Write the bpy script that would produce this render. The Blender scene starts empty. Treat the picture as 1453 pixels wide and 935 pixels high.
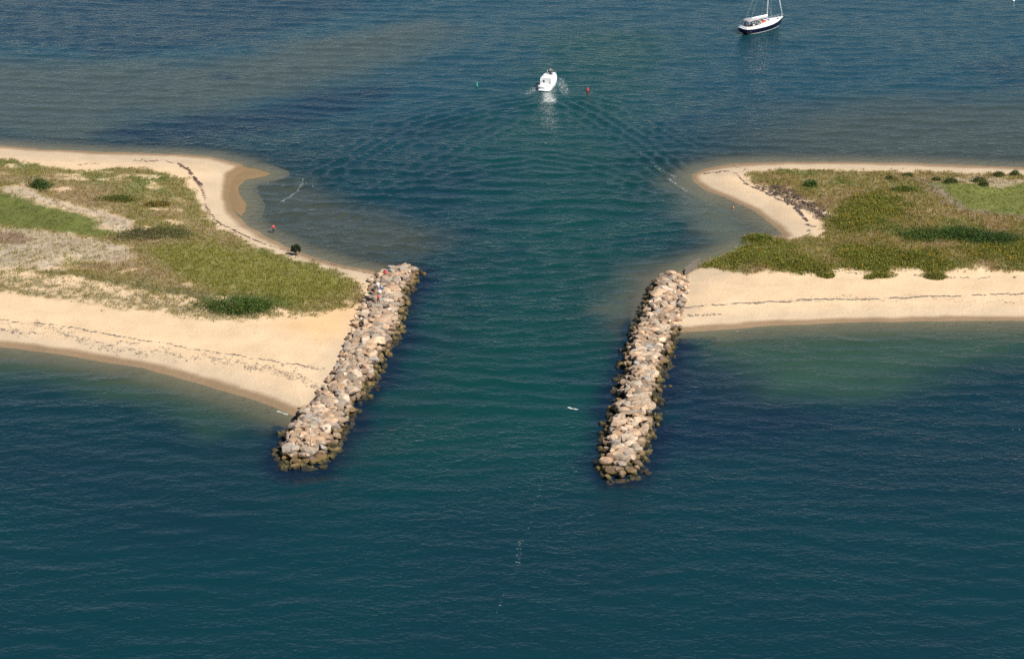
import bpy, math, random
import numpy as np
from mathutils import Vector, Matrix
random.seed(7); RNG = np.random.default_rng(7)
scene = bpy.context.scene
COL = scene.collection
R = math.radians

# ------------------------------------------------------------------ camera maths
H = 125.0; F = 2711.0; PITCH = R(25.0); CU, CV = 726.5, 467.5
SD, CD = math.sin(PITCH), math.cos(PITCH)
def unproj(u, v, z=0.0):
    """point of the place at height z that the photograph shows at pixel u, v"""
    u = np.asarray(u, float); v = np.asarray(v, float)
    x = (u - CU) / F; y = (v - CV) / F
    t = (H - z) / (SD + y * CD)
    return x * t, (CD - y * SD) * t
def P3(u, v, z=0.0):
    x, y = unproj(u, v, z); return Vector((float(x), float(y), float(z)))

# ------------------------------------------------------------------ helpers
def hash2(ix, iy, seed):
    n = (ix.astype(np.int64) * 374761393 + iy.astype(np.int64) * 668265263 + seed * 974634777) & 0x7fffffff
    n = ((n ^ (n >> 13)) * 1274126177) & 0x7fffffff
    return ((n ^ (n >> 16)) & 0xffff) / 65535.0
def vnoise(x, y, seed=0):
    ix = np.floor(x); iy = np.floor(y); fx = x - ix; fy = y - iy
    fx = fx * fx * (3 - 2 * fx); fy = fy * fy * (3 - 2 * fy)
    a = hash2(ix, iy, seed); b = hash2(ix + 1, iy, seed); c = hash2(ix, iy + 1, seed); d = hash2(ix + 1, iy + 1, seed)
    return (a + (b - a) * fx) * (1 - fy) + (c + (d - c) * fx) * fy
def fbm(x, y, seed=0, o=4):
    s = 0; a = 0.5; t = 0
    for i in range(o):
        s = s + a * vnoise(x * 2**i + 13.1 * i, y * 2**i + 7.7 * i, seed + i); t += a; a *= 0.55
    return s / t - 0.5
def sstep(a, b, x):
    t = np.clip((x - a) / (b - a), 0, 1); return t * t * (3 - 2 * t)
def seg_dist(px, py, pts, closed=False, signed=False):
    pts = np.asarray(pts, float); n = len(pts); best = np.full(np.shape(px), 1e18); sg = np.ones(np.shape(px)); arc = np.zeros(np.shape(px)); acc = 0
    for i in range(n if closed else n - 1):
        ax, ay = pts[i]; bx, by = pts[(i + 1) % n]; dx, dy = bx - ax, by - ay; L2 = dx * dx + dy * dy + 1e-9
        t = np.clip(((px - ax) * dx + (py - ay) * dy) / L2, 0, 1)
        ex = px - ax - t * dx; ey = py - ay - t * dy; d = ex * ex + ey * ey
        m = d < best; best = np.where(m, d, best)
        if signed:
            cr = dx * (py - ay) - dy * (px - ax); sg = np.where(m, np.sign(cr), sg)
        arc = np.where(m, acc + t * math.sqrt(L2), arc); acc += math.sqrt(L2)
    return (np.sqrt(best) * (sg if signed else 1)), arc / max(acc, 1e-6)
def inside(px, py, pts):
    pts = np.asarray(pts, float); n = len(pts); c = np.zeros(np.shape(px), bool)
    for i in range(n):
        ax, ay = pts[i]; bx, by = pts[(i + 1) % n]
        if ay == by: continue
        m = ((ay > py) != (by > py)) & (px < (bx - ax) * (py - ay) / (by - ay) + ax); c ^= m
    return c
def to_world(poly, z=0.0):
    a = np.asarray(poly, float); x, y = unproj(a[:, 0], a[:, 1], z); return np.stack([x, y], 1)
def psd(X, Y, poly, z=0.0):
    """signed distance in metres (positive inside) to a polygon given where the photo shows it"""
    w = to_world(poly, z); lo = w.min(0) - 30; hi = w.max(0) + 30
    out = np.full(np.shape(X), -30.0)
    m = (X > lo[0]) & (X < hi[0]) & (Y > lo[1]) & (Y < hi[1])
    if m.any():
        d, _ = seg_dist(X[m], Y[m], w, True); out[m] = np.where(inside(X[m], Y[m], w), d, -d)
    return out

def mesh_obj(name, verts, faces, mat=None, parent=None, smooth=False, col=None, loops=None, mats=None, fmat=None):
    """verts (n,3); faces (m,k) array or list of lists"""
    me = bpy.data.meshes.new(name); verts = np.asarray(verts, np.float32)
    if isinstance(faces, np.ndarray):
        m, k = faces.shape
        me.vertices.add(len(verts)); me.vertices.foreach_set("co", verts.ravel())
        me.loops.add(m * k); me.loops.foreach_set("vertex_index", faces.ravel().astype(np.int32))
        me.polygons.add(m); me.polygons.foreach_set("loop_start", np.arange(0, m * k, k, dtype=np.int32))
        me.update(calc_edges=True)
    else:
        me.from_pydata([tuple(map(float, v)) for v in verts], [], faces)
    me.validate()
    if col is not None:
        for nm, arr in col.items():
            arr = np.asarray(arr, np.float32)
            if arr.ndim == 1:
                at = me.attributes.new(nm, 'FLOAT', 'POINT'); at.data.foreach_set("value", arr)
            else:
                at = me.attributes.new(nm, 'FLOAT_COLOR', 'POINT')
                at.data.foreach_set("color", np.concatenate([arr, np.ones((len(arr), 1), np.float32)], 1).ravel())
    for mm in (mats or [mat]):
        if mm: me.materials.append(mm)
    if fmat is not None: me.polygons.foreach_set("material_index", np.asarray(fmat, np.int32))
    me.polygons.foreach_set("use_smooth", np.full(len(me.polygons), smooth))
    o = bpy.data.objects.new(name, me); COL.objects.link(o)
    if parent: o.parent = parent
    return o
def tag(o, label=None, cat=None, group=None, kind=None):
    if label: o['label'] = label
    if cat: o['category'] = cat
    if group: o['group'] = group
    if kind: o['kind'] = kind
    return o
def empty(name, loc, rz=0.0):
    o = bpy.data.objects.new(name, None); COL.objects.link(o); o.location = loc; o.rotation_euler = (0, 0, rz); o.empty_display_size = .3
    return o

class MB:
    """collects simple solids into one mesh"""
    def __init__(s): s.v = []; s.f = []
    def add(s, vs, fs):
        b = len(s.v); s.v += [tuple(map(float, v)) for v in vs]; s.f += [[b + i for i in f] for f in fs]; return s
    def box(s, c, d, rz=0, taper=1.0, rx=0, ry=0):
        M = Matrix.Rotation(rz, 3, 'Z') @ Matrix.Rotation(ry, 3, 'Y') @ Matrix.Rotation(rx, 3, 'X'); vs = []
        for z in (-1, 1):
            k = taper if z > 0 else 1
            for x, y in ((-1, -1), (1, -1), (1, 1), (-1, 1)):
                vs.append(Vector(c) + M @ Vector((x * d[0] / 2 * k, y * d[1] / 2 * k, z * d[2] / 2)))
        return s.add(vs, [[3, 2, 1, 0], [4, 5, 6, 7], [0, 1, 5, 4], [1, 2, 6, 5], [2, 3, 7, 6], [3, 0, 4, 7]])
    def tube(s, pts, r, n=8, r2=None):
        pts = [Vector(p) for p in pts]; m = len(pts); vs = []; fs = []
        for i, p in enumerate(pts):
            t = (pts[min(i + 1, m - 1)] - pts[max(i - 1, 0)]).normalized()
            a = t.cross(Vector((0, 0, 1)));
            if a.length < 1e-3: a = Vector((1, 0, 0))
            a.normalize(); b = t.cross(a); rr = r if r2 is None else r + (r2 - r) * i / (m - 1)
            for k in range(n):
                q = 2 * math.pi * k / n; vs.append(p + rr * (math.cos(q) * a + math.sin(q) * b))
        for i in range(m - 1):
            for k in range(n):
                k2 = (k + 1) % n; fs.append([i * n + k, i * n + k2, (i + 1) * n + k2, (i + 1) * n + k])
        fs.append(list(range(n))[::-1]); fs.append([(m - 1) * n + k for k in range(n)])
        return s.add(vs, fs)
    def lathe(s, prof, c=(0, 0, 0), n=14):
        vs = []; fs = []
        for r, z in prof:
            for k in range(n):
                q = 2 * math.pi * k / n; vs.append((c[0] + r * math.cos(q), c[1] + r * math.sin(q), c[2] + z))
        for i in range(len(prof) - 1):
            for k in range(n):
                k2 = (k + 1) % n; fs.append([i * n + k, i * n + k2, (i + 1) * n + k2, (i + 1) * n + k])
        fs.append(list(range(n))[::-1]); fs.append([(len(prof) - 1) * n + k for k in range(n)])
        return s.add(vs, fs)
    def loft(s, secs, cap=True):
        n = len(secs[0]); vs = [p for q in secs for p in q]; fs = []
        for i in range(len(secs) - 1):
            for k in range(n - 1):
                fs.append([i * n + k, (i + 1) * n + k, (i + 1) * n + k + 1, i * n + k + 1])
        if cap: fs.append(list(range(n))); fs.append([(len(secs) - 1) * n + k for k in range(n)][::-1])
        return s.add(vs, fs)
    def build(s, name, mat, parent=None, smooth=False, bevel=0):
        o = mesh_obj(name, s.v, s.f, mat, parent, smooth)
        if bevel:
            b = o.modifiers.new('b', 'BEVEL'); b.width = bevel; b.segments = 2; b.limit_method = 'ANGLE'
        return o

# ------------------------------------------------------------------ materials
def new_mat(name):
    m = bpy.data.materials.new(name); m.use_nodes = True; nt = m.node_tree; nt.nodes.clear(); return m, nt, nt.nodes, nt.links
def N(ns, t, **kw):
    n = ns.new(t)
    for k, v in kw.items():
        if k.startswith('_'): setattr(n, k[1:], v)
        else: n.inputs[k.replace('__', ' ')].default_value = v
    return n
def simple(name, c, rough=.5, var=.08, scale=6, metal=0, spec=.5):
    m, nt, ns, ln = new_mat(name)
    out = ns.new('ShaderNodeOutputMaterial'); b = N(ns, 'ShaderNodeBsdfPrincipled', Roughness=rough, Metallic=metal); b.inputs['Specular IOR Level'].default_value = spec
    tc = ns.new('ShaderNodeTexCoord'); no = N(ns, 'ShaderNodeTexNoise', Scale=scale, Detail=4.0)
    ln.new(tc.outputs['Object'], no.inputs['Vector'])
    cr = ns.new('ShaderNodeValToRGB'); cr.color_ramp.elements[0].position = .3; cr.color_ramp.elements[1].position = .7
    cr.color_ramp.elements[0].color = [x * (1 - var) for x in c] + [1]; cr.color_ramp.elements[1].color = [min(1, x * (1 + var)) for x in c] + [1]
    ln.new(no.outputs['Fac'], cr.inputs[0]); ln.new(cr.outputs[0], b.inputs['Base Color']); ln.new(b.outputs[0], out.inputs[0])
    return m
def leafmat(name, rough=.6, trans=.25):
    m, nt, ns, ln = new_mat(name)
    out = ns.new('ShaderNodeOutputMaterial'); at = N(ns, 'ShaderNodeAttribute', _attribute_name='tint')
    d = N(ns, 'ShaderNodeBsdfPrincipled', Roughness=rough); d.inputs['Specular IOR Level'].default_value = .25
    t = ns.new('ShaderNodeBsdfTranslucent'); mx = N(ns, 'ShaderNodeMixShader', Fac=trans)
    ln.new(at.outputs['Color'], d.inputs['Base Color']); ln.new(at.outputs['Color'], t.inputs['Color'])
    ln.new(d.outputs[0], mx.inputs[1]); ln.new(t.outputs[0], mx.inputs[2]); ln.new(mx.outputs[0], out.inputs[0])
    return m
M_leaf = leafmat('foliage'); M_grass = leafmat('grass_blades', .7, .2)
M = dict(
    white=simple('white_gelcoat', (.80, .80, .78), .25, .03), navy=simple('navy_gelcoat', (.004, .006, .022), .15, .1),
    deck=simple('deck_offwhite', (.74, .73, .69), .55, .04), canvas=simple('grey_canvas', (.36, .33, .32), .9, .08),
    dark=simple('dark_glass', (.012, .014, .018), .08, .2), alu=simple('aluminium', (.62, .62, .60), .35, .05, metal=.3),
    sail=simple('sailcloth', (.80, .80, .82), .8, .04), teak=simple('teak', (.26, .13, .06), .6, .25, 20), redc=simple('red_canvas', (.42, .07, .04), .8, .1),
    red=simple('red_paint', (.62, .015, .03), .4, .08), green=simple('green_paint', (.01, .33, .17), .4, .08), bark=simple('bark', (.10, .07, .05), .9, .3, 30),
    skin=simple('skin', (.46, .26, .17), .55, .05), redshirt=simple('red_shirt', (.62, .02, .04), .9, .1), navyc=simple('navy_cloth', (.02, .025, .06), .9, .2),
    greyc=simple('grey_cloth', (.42, .46, .52), .9, .1), jeans=simple('blue_jeans', (.03, .08, .22), .9, .2), hair=simple('dark_hair', (.025, .018, .014), .7, .2),
    plastic=simple('white_plastic', (.8, .8, .79), .45, .03), orange=simple('orange_float', (.75, .25, .06), .5, .1), timber=simple('weathered_timber', (.15, .125, .10), .9, .35, 8),
    drift=simple('driftwood', (.16, .11, .09), .9, .4, 10), black=simple('black_rubber', (.02, .02, .02), .6, .1), boot=simple('antifouling', (.40, .42, .40), .6, .05))

def ground_mat():
    m, nt, ns, ln = new_mat('sand_and_soil')
    out = ns.new('ShaderNodeOutputMaterial'); b = N(ns, 'ShaderNodeBsdfPrincipled', Roughness=.9); b.inputs['Specular IOR Level'].default_value = .15
    at = N(ns, 'ShaderNodeAttribute', _attribute_name='gcol'); rt = N(ns, 'ShaderNodeAttribute', _attribute_name='mott')
    tc = ns.new('ShaderNodeTexCoord')
    n1 = N(ns, 'ShaderNodeTexNoise', Scale=.22, Detail=7.0, Roughness=.62); n2 = N(ns, 'ShaderNodeTexNoise', Scale=2.6, Detail=6.0, Roughness=.7)
    for n in (n1, n2): ln.new(tc.outputs['Object'], n.inputs['Vector'])
    mr1 = N(ns, 'ShaderNodeMapRange', **{'From Min': .3, 'From Max': .7, 'To Min': .90, 'To Max': 1.09}); ln.new(n1.outputs['Fac'], mr1.inputs['Value'])
    mr2 = N(ns, 'ShaderNodeMapRange', **{'From Min': .3, 'From Max': .7, 'To Min': .93, 'To Max': 1.06}); ln.new(n2.outputs['Fac'], mr2.inputs['Value'])
    mu = N(ns, 'ShaderNodeMath', _operation='MULTIPLY'); ln.new(mr1.outputs[0], mu.inputs[0]); ln.new(mr2.outputs[0], mu.inputs[1])
    # dark specks of dry stems and debris where mott > 0
    n3 = N(ns, 'ShaderNodeTexNoise', Scale=1.5, Detail=5.0, Roughness=.75); ln.new(tc.outputs['Object'], n3.inputs['Vector'])
    sb = N(ns, 'ShaderNodeMath', _operation='SUBTRACT'); sb.inputs[0].default_value = .80
    m3 = N(ns, 'ShaderNodeMath', _operation='MULTIPLY'); m3.inputs[1].default_value = .34; ln.new(rt.outputs['Fac'], m3.inputs[0]); ln.new(m3.outputs[0], sb.inputs[1])
    gt = N(ns, 'ShaderNodeMath', _operation='SUBTRACT'); ln.new(n3.outputs['Fac'], gt.inputs[0]); ln.new(sb.outputs[0], gt.inputs[1])
    sp = N(ns, 'ShaderNodeMapRange', **{'From Min': 0., 'From Max': .06, 'To Min': 0., 'To Max': .75}); ln.new(gt.outputs[0], sp.inputs['Value'])
    vm = N(ns, 'ShaderNodeVectorMath', _operation='SCALE'); ln.new(at.outputs['Color'], vm.inputs[0]); ln.new(mu.outputs[0], vm.inputs['Scale'])
    mc = N(ns, 'ShaderNodeMix', _data_type='RGBA'); ln.new(sp.outputs[0], mc.inputs['Factor']); ln.new(vm.outputs[0], mc.inputs[6]); mc.inputs[7].default_value = (.17, .14, .10, 1)
    ln.new(mc.outputs[2], b.inputs['Base Color'])
    bp = N(ns, 'ShaderNodeBump', Strength=.8, Distance=.16); ln.new(n2.outputs['Fac'], bp.inputs['Height']); ln.new(bp.outputs[0], b.inputs['Normal'])
    ln.new(b.outputs[0], out.inputs[0]); return m
def rock_mat():
    m, nt, ns, ln = new_mat('granite_boulder')
    out = ns.new('ShaderNodeOutputMaterial'); b = N(ns, 'ShaderNodeBsdfPrincipled', Roughness=.85); b.inputs['Specular IOR Level'].default_value = .3
    at = N(ns, 'ShaderNodeAttribute', _attribute_name='rcol'); geo = ns.new('ShaderNodeNewGeometry'); sx = ns.new('ShaderNodeSeparateXYZ'); ln.new(geo.outputs['Position'], sx.inputs[0])
    n1 = N(ns, 'ShaderNodeTexNoise', Scale=1.3, Detail=8.0, Roughness=.7); n2 = N(ns, 'ShaderNodeTexNoise', Scale=.8, Detail=5.0, Roughness=.6); n3 = N(ns, 'ShaderNodeTexNoise', Scale=6.0, Detail=4.0)
    for n in (n1, n2, n3): ln.new(geo.outputs['Position'], n.inputs['Vector'])
    mr = N(ns, 'ShaderNodeMapRange', **{'From Min': .3, 'From Max': .7, 'To Min': .58, 'To Max': 1.22}); ln.new(n1.outputs['Fac'], mr.inputs['Value'])
    vm = N(ns, 'ShaderNodeVectorMath', _operation='SCALE'); ln.new(at.outputs['Color'], vm.inputs[0]); ln.new(mr.outputs[0], vm.inputs['Scale'])
    # tide zone: stained brown, then ochre weed, then dark green at the waterline
    zz = N(ns, 'ShaderNodeMath', _operation='MULTIPLY_ADD'); ln.new(n2.outputs['Fac'], zz.inputs[0]); zz.inputs[1].default_value = -1.9; ln.new(sx.outputs['Z'], zz.inputs[2])
    cr = ns.new('ShaderNodeValToRGB'); e = cr.color_ramp
    mz = N(ns, 'ShaderNodeMapRange', **{'From Min': -1.0, 'From Max': 1.0}); ln.new(zz.outputs[0], mz.inputs['Value']); ln.new(mz.outputs[0], cr.inputs[0])
    e.elements[0].position = .0; e.elements[0].color = (.010, .012, .010, 1); e.elements[1].position = 1; e.elements[1].color = (.22, .17, .12, 1)
    for p, c in ((.16, (.022, .018, .010)), (.27, (.055, .055, .014)), (.35, (.15, .095, .030)), (.44, (.17, .105, .045)), (.52, (.105, .072, .045)), (.70, (.16, .115, .08))):
        q = e.elements.new(p); q.color = (*c, 1)
    ms = N(ns, 'ShaderNodeMapRange', **{'From Min': .0, 'From Max': .85, 'To Min': .95, 'To Max': 0.}); ln.new(zz.outputs[0], ms.inputs['Value'])
    td = N(ns, 'ShaderNodeAttribute', _attribute_name='tide'); tm = N(ns, 'ShaderNodeMath', _operation='MULTIPLY'); ln.new(ms.outputs[0], tm.inputs[0]); ln.new(td.outputs['Fac'], tm.inputs[1])
    n4 = N(ns, 'ShaderNodeTexNoise', Scale=.55, Detail=6.0, Roughness=.7); ln.new(geo.outputs['Position'], n4.inputs['Vector']); m4 = N(ns, 'ShaderNodeMapRange', **{'From Min': .48, 'From Max': .68, 'To Min': 0., 'To Max': .6}); ln.new(n4.outputs['Fac'], m4.inputs['Value'])
    mo = N(ns, 'ShaderNodeMix', _data_type='RGBA'); ln.new(m4.outputs[0], mo.inputs['Factor']); ln.new(vm.outputs[0], mo.inputs[6]); mo.inputs[7].default_value = (.36, .21, .11, 1)
    mc = N(ns, 'ShaderNodeMix', _data_type='RGBA'); ln.new(tm.outputs[0], mc.inputs['Factor']); ln.new(mo.outputs[2], mc.inputs[6]); ln.new(cr.outputs[0], mc.inputs[7])
    ln.new(mc.outputs[2], b.inputs['Base Color'])
    bp = N(ns, 'ShaderNodeBump', Strength=.6, Distance=.10); ln.new(n1.outputs['Fac'], bp.inputs['Height']); ln.new(bp.outputs[0], b.inputs['Normal'])
    ln.new(b.outputs[0], out.inputs[0]); return m
def water_mat():
    m, nt, ns, ln = new_mat('sea_water')
    out = ns.new('ShaderNodeOutputMaterial'); tc = ns.new('ShaderNodeTexCoord')
    bc = N(ns, 'ShaderNodeAttribute', _attribute_name='body'); op = N(ns, 'ShaderNodeAttribute', _attribute_name='opac'); fo = N(ns, 'ShaderNodeAttribute', _attribute_name='foam')
    ca = N(ns, 'ShaderNodeAttribute', _attribute_name='chop')
    mp = ns.new('ShaderNodeMapping'); mp.inputs['Scale'].default_value = (.55, 1.05, 1); mp.inputs['Rotation'].default_value = (0, 0, R(-9)); ln.new(tc.outputs['Object'], mp.inputs[0])
    mp2 = ns.new('ShaderNodeMapping'); mp2.inputs['Scale'].default_value = (.6, 1.0, 1); mp2.inputs['Rotation'].default_value = (0, 0, R(24)); ln.new(tc.outputs['Object'], mp2.inputs[0])
    n1 = N(ns, 'ShaderNodeTexNoise', Scale=.95, Detail=3.0, Roughness=.5, Distortion=.3); ln.new(mp.outputs[0], n1.inputs['Vector'])
    n2 = N(ns, 'ShaderNodeTexNoise', Scale=2.5, Detail=2.5, Roughness=.5, Distortion=.2); ln.new(mp2.outputs[0], n2.inputs['Vector'])
    a1 = N(ns, 'ShaderNodeMath', _operation='MULTIPLY_ADD'); ln.new(n2.outputs['Fac'], a1.inputs[0]); a1.inputs[1].default_value = .55; ln.new(n1.outputs['Fac'], a1.inputs[2])
    a2 = N(ns, 'ShaderNodeMath', _operation='MULTIPLY'); ln.new(a1.outputs[0], a2.inputs[0]); ln.new(ca.outputs['Fac'], a2.inputs[1])
    bp = N(ns, 'ShaderNodeBump', Strength=1.0, Distance=WAVE_BUMP); ln.new(a2.outputs[0], bp.inputs['Height'])
    df = N(ns, 'ShaderNodeBsdfDiffuse', Roughness=0.0); ln.new(bc.outputs['Color'], df.inputs['Color'])
    tr = N(ns, 'ShaderNodeBsdfTransparent', Color=(.80, .93, .93, 1))
    m1 = ns.new('ShaderNodeMixShader'); ln.new(op.outputs['Fac'], m1.inputs[0]); ln.new(tr.outputs[0], m1.inputs[1]); ln.new(df.outputs[0], m1.inputs[2])
    gl = N(ns, 'ShaderNodeBsdfGlossy', Roughness=.14, Color=(1, 1, 1, 1)); ln.new(bp.outputs[0], gl.inputs['Normal'])
    fr = N(ns, 'ShaderNodeFresnel', IOR=1.333); ln.new(bp.outputs[0], fr.inputs['Normal'])
    m2 = ns.new('ShaderNodeMixShader'); ln.new(fr.outputs[0], m2.inputs[0]); ln.new(m1.outputs[0], m2.inputs[1]); ln.new(gl.outputs[0], m2.inputs[2])
    nf = N(ns, 'ShaderNodeTexNoise', Scale=2.6, Detail=6.0, Roughness=.75); ln.new(tc.outputs['Object'], nf.inputs['Vector'])
    s0 = N(ns, 'ShaderNodeMapRange', _clamp=True, **{'From Min': 0., 'From Max': 1., 'To Min': -1.3, 'To Max': 1.3}); ln.new(nf.outputs['Fac'], s0.inputs['Value'])
    s1 = N(ns, 'ShaderNodeMath', _operation='ADD'); ln.new(fo.outputs['Fac'], s1.inputs[0]); ln.new(s0.outputs[0], s1.inputs[1])
    s2 = N(ns, 'ShaderNodeMapRange', **{'From Min': .78, 'From Max': 1.2, 'To Min': 0., 'To Max': .85}); ln.new(s1.outputs[0], s2.inputs['Value'])
    fd = N(ns, 'ShaderNodeBsdfDiffuse', Color=(.62, .64, .60, 1)); m3 = ns.new('ShaderNodeMixShader')
    ln.new(s2.outputs[0], m3.inputs[0]); ln.new(m2.outputs[0], m3.inputs[1]); ln.new(fd.outputs[0], m3.inputs[2]); ln.new(m3.outputs[0], out.inputs[0]); return m
WAVE_BUMP = .33
M_ground = ground_mat(); M_rock = rock_mat(); M_water = water_mat()

# ------------------------------------------------------------------ layout traced from the photograph (pixels)
LAND_L = [(-900, 190), (-300, 204), (0, 207), (60, 212), (150, 216), (250, 219), (300, 223), (338, 232), (352, 240), (336, 250), (328, 262), (325, 280), (332, 300), (348, 318),
          (370, 332), (410, 352), (450, 367), (490, 378), (535, 386), (556, 392), (545, 440), (530, 480), (512, 512), (492, 545), (462, 574), (440, 590), (425, 592), (400, 582), (360, 567), (300, 549), (250, 535), (200, 522), (100, 505), (0, 492), (-300, 462), (-900, 420)]
SPIT_L = [(345, 236), (368, 240), (388, 247), (375, 251), (350, 256), (340, 266), (342, 276), (352, 290), (350, 300), (343, 309), (330, 300), (320, 280), (325, 250)]
LAND_R = [(2400, 252), (1453, 238), (1300, 232), (1200, 230), (1100, 230), (1040, 233), (1000, 240), (983, 248), (984, 257), (1000, 269), (1040, 285), (1070, 300), (1095, 318), (1112, 333),
          (1085, 338), (1050, 350), (1012, 366), (985, 377), (960, 388), (940, 398), (928, 430), (930, 465), (965, 471), (1020, 468), (1100, 462), (1200, 458), (1300, 456), (1453, 455), (2400, 446)]
VEG_L = [(-900, 190), (-300, 208), (0, 224), (60, 233), (110, 243), (135, 243), (165, 236), (190, 237), (230, 243), (262, 256), (280, 273), (288, 300), (310, 320), (345, 336), (380, 351), (440, 367), (490, 384), (513, 399), (507, 420), (480, 437), (430, 443),
         (380, 440), (310, 436), (250, 424), (180, 411), (130, 399), (60, 391), (0, 387), (-300, 370), (-900, 350)]
MARSH_L = [(-900, 240), (-300, 262), (0, 276), (30, 284), (60, 297), (100, 305), (140, 312), (139, 321), (168, 334), (140, 337), (100, 333), (50, 325), (0, 320), (-300, 308), (-900, 290)]
GAP_L = [(-300, 252), (0, 268), (40, 272), (75, 288), (110, 298), (150, 300), (190, 318), (186, 332), (165, 334), (138, 321), (142, 311), (100, 304), (60, 296), (30, 283), (0, 275), (-300, 261)]
GREY_L = [(-300, 310), (0, 322), (60, 327), (140, 340), (185, 352), (195, 368), (165, 378), (100, 370), (90, 380), (60, 388), (0, 386), (-300, 366)]
BROWN_L = [(-100, 322), (0, 330), (40, 335), (52, 345), (30, 352), (0, 350), (-100, 346)]
BROWN2_L = [(60, 262), (170, 268), (150, 290), (180, 300), (100, 300), (55, 285)]
MEADOW_L = [(200, 352), (300, 348), (380, 358), (440, 370), (490, 388), (505, 402), (480, 420), (420, 430), (330, 415), (260, 398), (220, 375)]
TAN_L = [(150, 362), (230, 352), (260, 398), (290, 420), (220, 405), (140, 385)]
STRIP_L = [(-300, 368), (0, 386), (60, 389), (130, 396), (210, 405), (300, 420), (320, 437), (250, 426), (180, 413), (130, 401), (60, 393), (0, 389), (-300, 374)]
FRONT_L = [(-300, 374), (0, 388), (100, 398), (180, 411), (300, 434), (430, 441), (500, 428), (480, 437), (440, 446), (380, 452), (300, 456), (240, 448), (140, 435), (60, 423), (0, 416), (-300, 400)]
VEG_R = [(2400, 256), (1453, 244), (1300, 240), (1200, 238), (1100, 238), (1062, 240), (1060, 250), (1078, 262), (1105, 269), (1140, 283), (1170, 301), (1175, 318), (1169, 334), (1110, 333), (1068, 331), (1040, 343), (1012, 358), (990, 371),
         (1020, 377), (1050, 384), (1090, 386), (1130, 389), (1150, 386), (1172, 393), (1188, 384), (1235, 386), (1250, 392), (1265, 385), (1305, 386), (1328, 393), (1342, 387), (1400, 385), (1453, 388), (2400, 388)]
MARSH_R = [(1316, 262), (1400, 263), (1453, 258), (2400, 268), (2400, 318), (1453, 309), (1400, 304), (1362, 298), (1335, 280)]
SANDR = [(1350, 250), (1453, 252), (1453, 259), (1420, 266), (1390, 262), (1340, 258)]
PATH_R = [(1288, 250), (1310, 258), (1335, 278), (1365, 298), (1400, 305), (1453, 311), (2400, 322)]
COVER_R = [[(1000, 370), (1030, 350), (1066, 331), (1115, 334), (1125, 350), (1090, 366), (1040, 374)], [(1060, 368), (1110, 362), (1150, 370), (1190, 388), (1172, 394), (1100, 388)], [(1170, 352), (1230, 346), (1280, 360), (1330, 362), (1350, 388), (1328, 394), (1250, 393), (1200, 384)],
           [(1370, 352), (1453, 348), (2400, 348), (2400, 378), (1453, 378), (1380, 372)], [(1200, 285), (1260, 280), (1290, 300), (1260, 320), (1200, 330), (1175, 318)]]
WRACK_R = [(1068, 252), (1100, 264), (1125, 272), (1150, 284), (1176, 300), (1178, 312), (1165, 312), (1140, 300), (1110, 284), (1080, 270)]
JET_L = [(382, 546, .3, 590, 0), (388, 532, .6, 598, 0), (400, 523, 1, 594, 0), (420, 518, 1.2, 581, 0), (440, 511, 1.3, 577, 0), (460, 503, 1.3, 573, 0), (480, 494, 1.3, 568, 0), (500, 486, 1.3, 554, 0), (520, 475, 1.2, 545, 0), (540, 462, 1, 535, 0),
         (560, 448, .8, 524, 0), (580, 432, .4, 510, 0), (600, 412, 0, 500, 0), (620, 401, 0, 490, 0), (640, 392, 0, 481, 0), (655, 391, 0, 472, 0), (668, 402, 0, 452, 0)]
JET_R = [(390, 945, 0, 975, .8), (398, 932, 0, 975, 1.2), (410, 922, 0, 972, 1.3), (430, 912, 0, 970, 1.3), (450, 905, 0, 967, 1.1), (470, 897, 0, 964, .5), (490, 888, 0, 959, 0), (520, 883, 0, 950, 0), (550, 876, 0, 940, 0), (580, 868, 0, 933, 0),
         (600, 860, 0, 930, 0), (620, 855, 0, 927, 0), (640, 852, 0, 921, 0), (660, 846, 0, 917, 0), (675, 850, 0, 911, 0), (685, 865, 0, 900, 0)]
def jpoly(J): return [(a[1], a[0]) for a in J] + [(a[3], a[0]) for a in J[::-1]]

def ground_height(X, Y):
    n = fbm(X / 9, Y / 9, 3) ; w = fbm(X / 3.5, Y / 3.5, 5) * 1.3
    dl = psd(X, Y, LAND_L); dr = psd(X, Y, LAND_R); land = np.maximum(dl, dr) + w * .5
    big = np.maximum(dl, dr)
    z = np.where(land > 0, 1.25 * (1 - np.exp(-np.maximum(land, 0) / 8.0)) + .012 * np.clip(land, 0, 15), 0)
    vg = np.maximum(psd(X, Y, VEG_L, 1.2), psd(X, Y, VEG_R, 1.2))
    mar = np.maximum(psd(X, Y, MARSH_L, 1.2), psd(X, Y, MARSH_R, 1.2))
    z = z + sstep(-1, 5, vg) * (.45 + 1.3 * n) * sstep(0, 3, land) * (1 - sstep(-2, 2, mar)) + .12 * n * sstep(1, 5, land)
    # sea bed
    dep = -np.minimum(land, 0)
    zb = -np.minimum(np.where(dep < 3, .055 * dep, .165 + .12 * (dep - 3)), .5 + .035 * dep); zb = np.maximum(zb, -3.2)
    for poly, d0, f in SHOALS:
        s = sstep(-f, f, psd(X, Y, poly) + w * 3 + n * 10); zb = zb * (1 - s) + np.maximum(zb, -d0) * s
    s = sstep(-1, 2, np.maximum(psd(X, Y, DEEP_L), psd(X, Y, DEEP_R))); zb = zb * (1 - s) + np.minimum(zb, -1.1) * s
    sp = psd(X, Y, SPIT_L) + w * .06 + .3; zb = np.where(sp > -3, np.maximum(zb, -.03 + .05 * np.clip(sp, -3, 1.2)), zb)
    return np.where(land > 0, z, zb), land, vg
DEEP_L = [(560, 385), (640, 380), (620, 500), (520, 640), (450, 720), (350, 700), (370, 620), (410, 612), (500, 560), (540, 500), (560, 440)]
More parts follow.
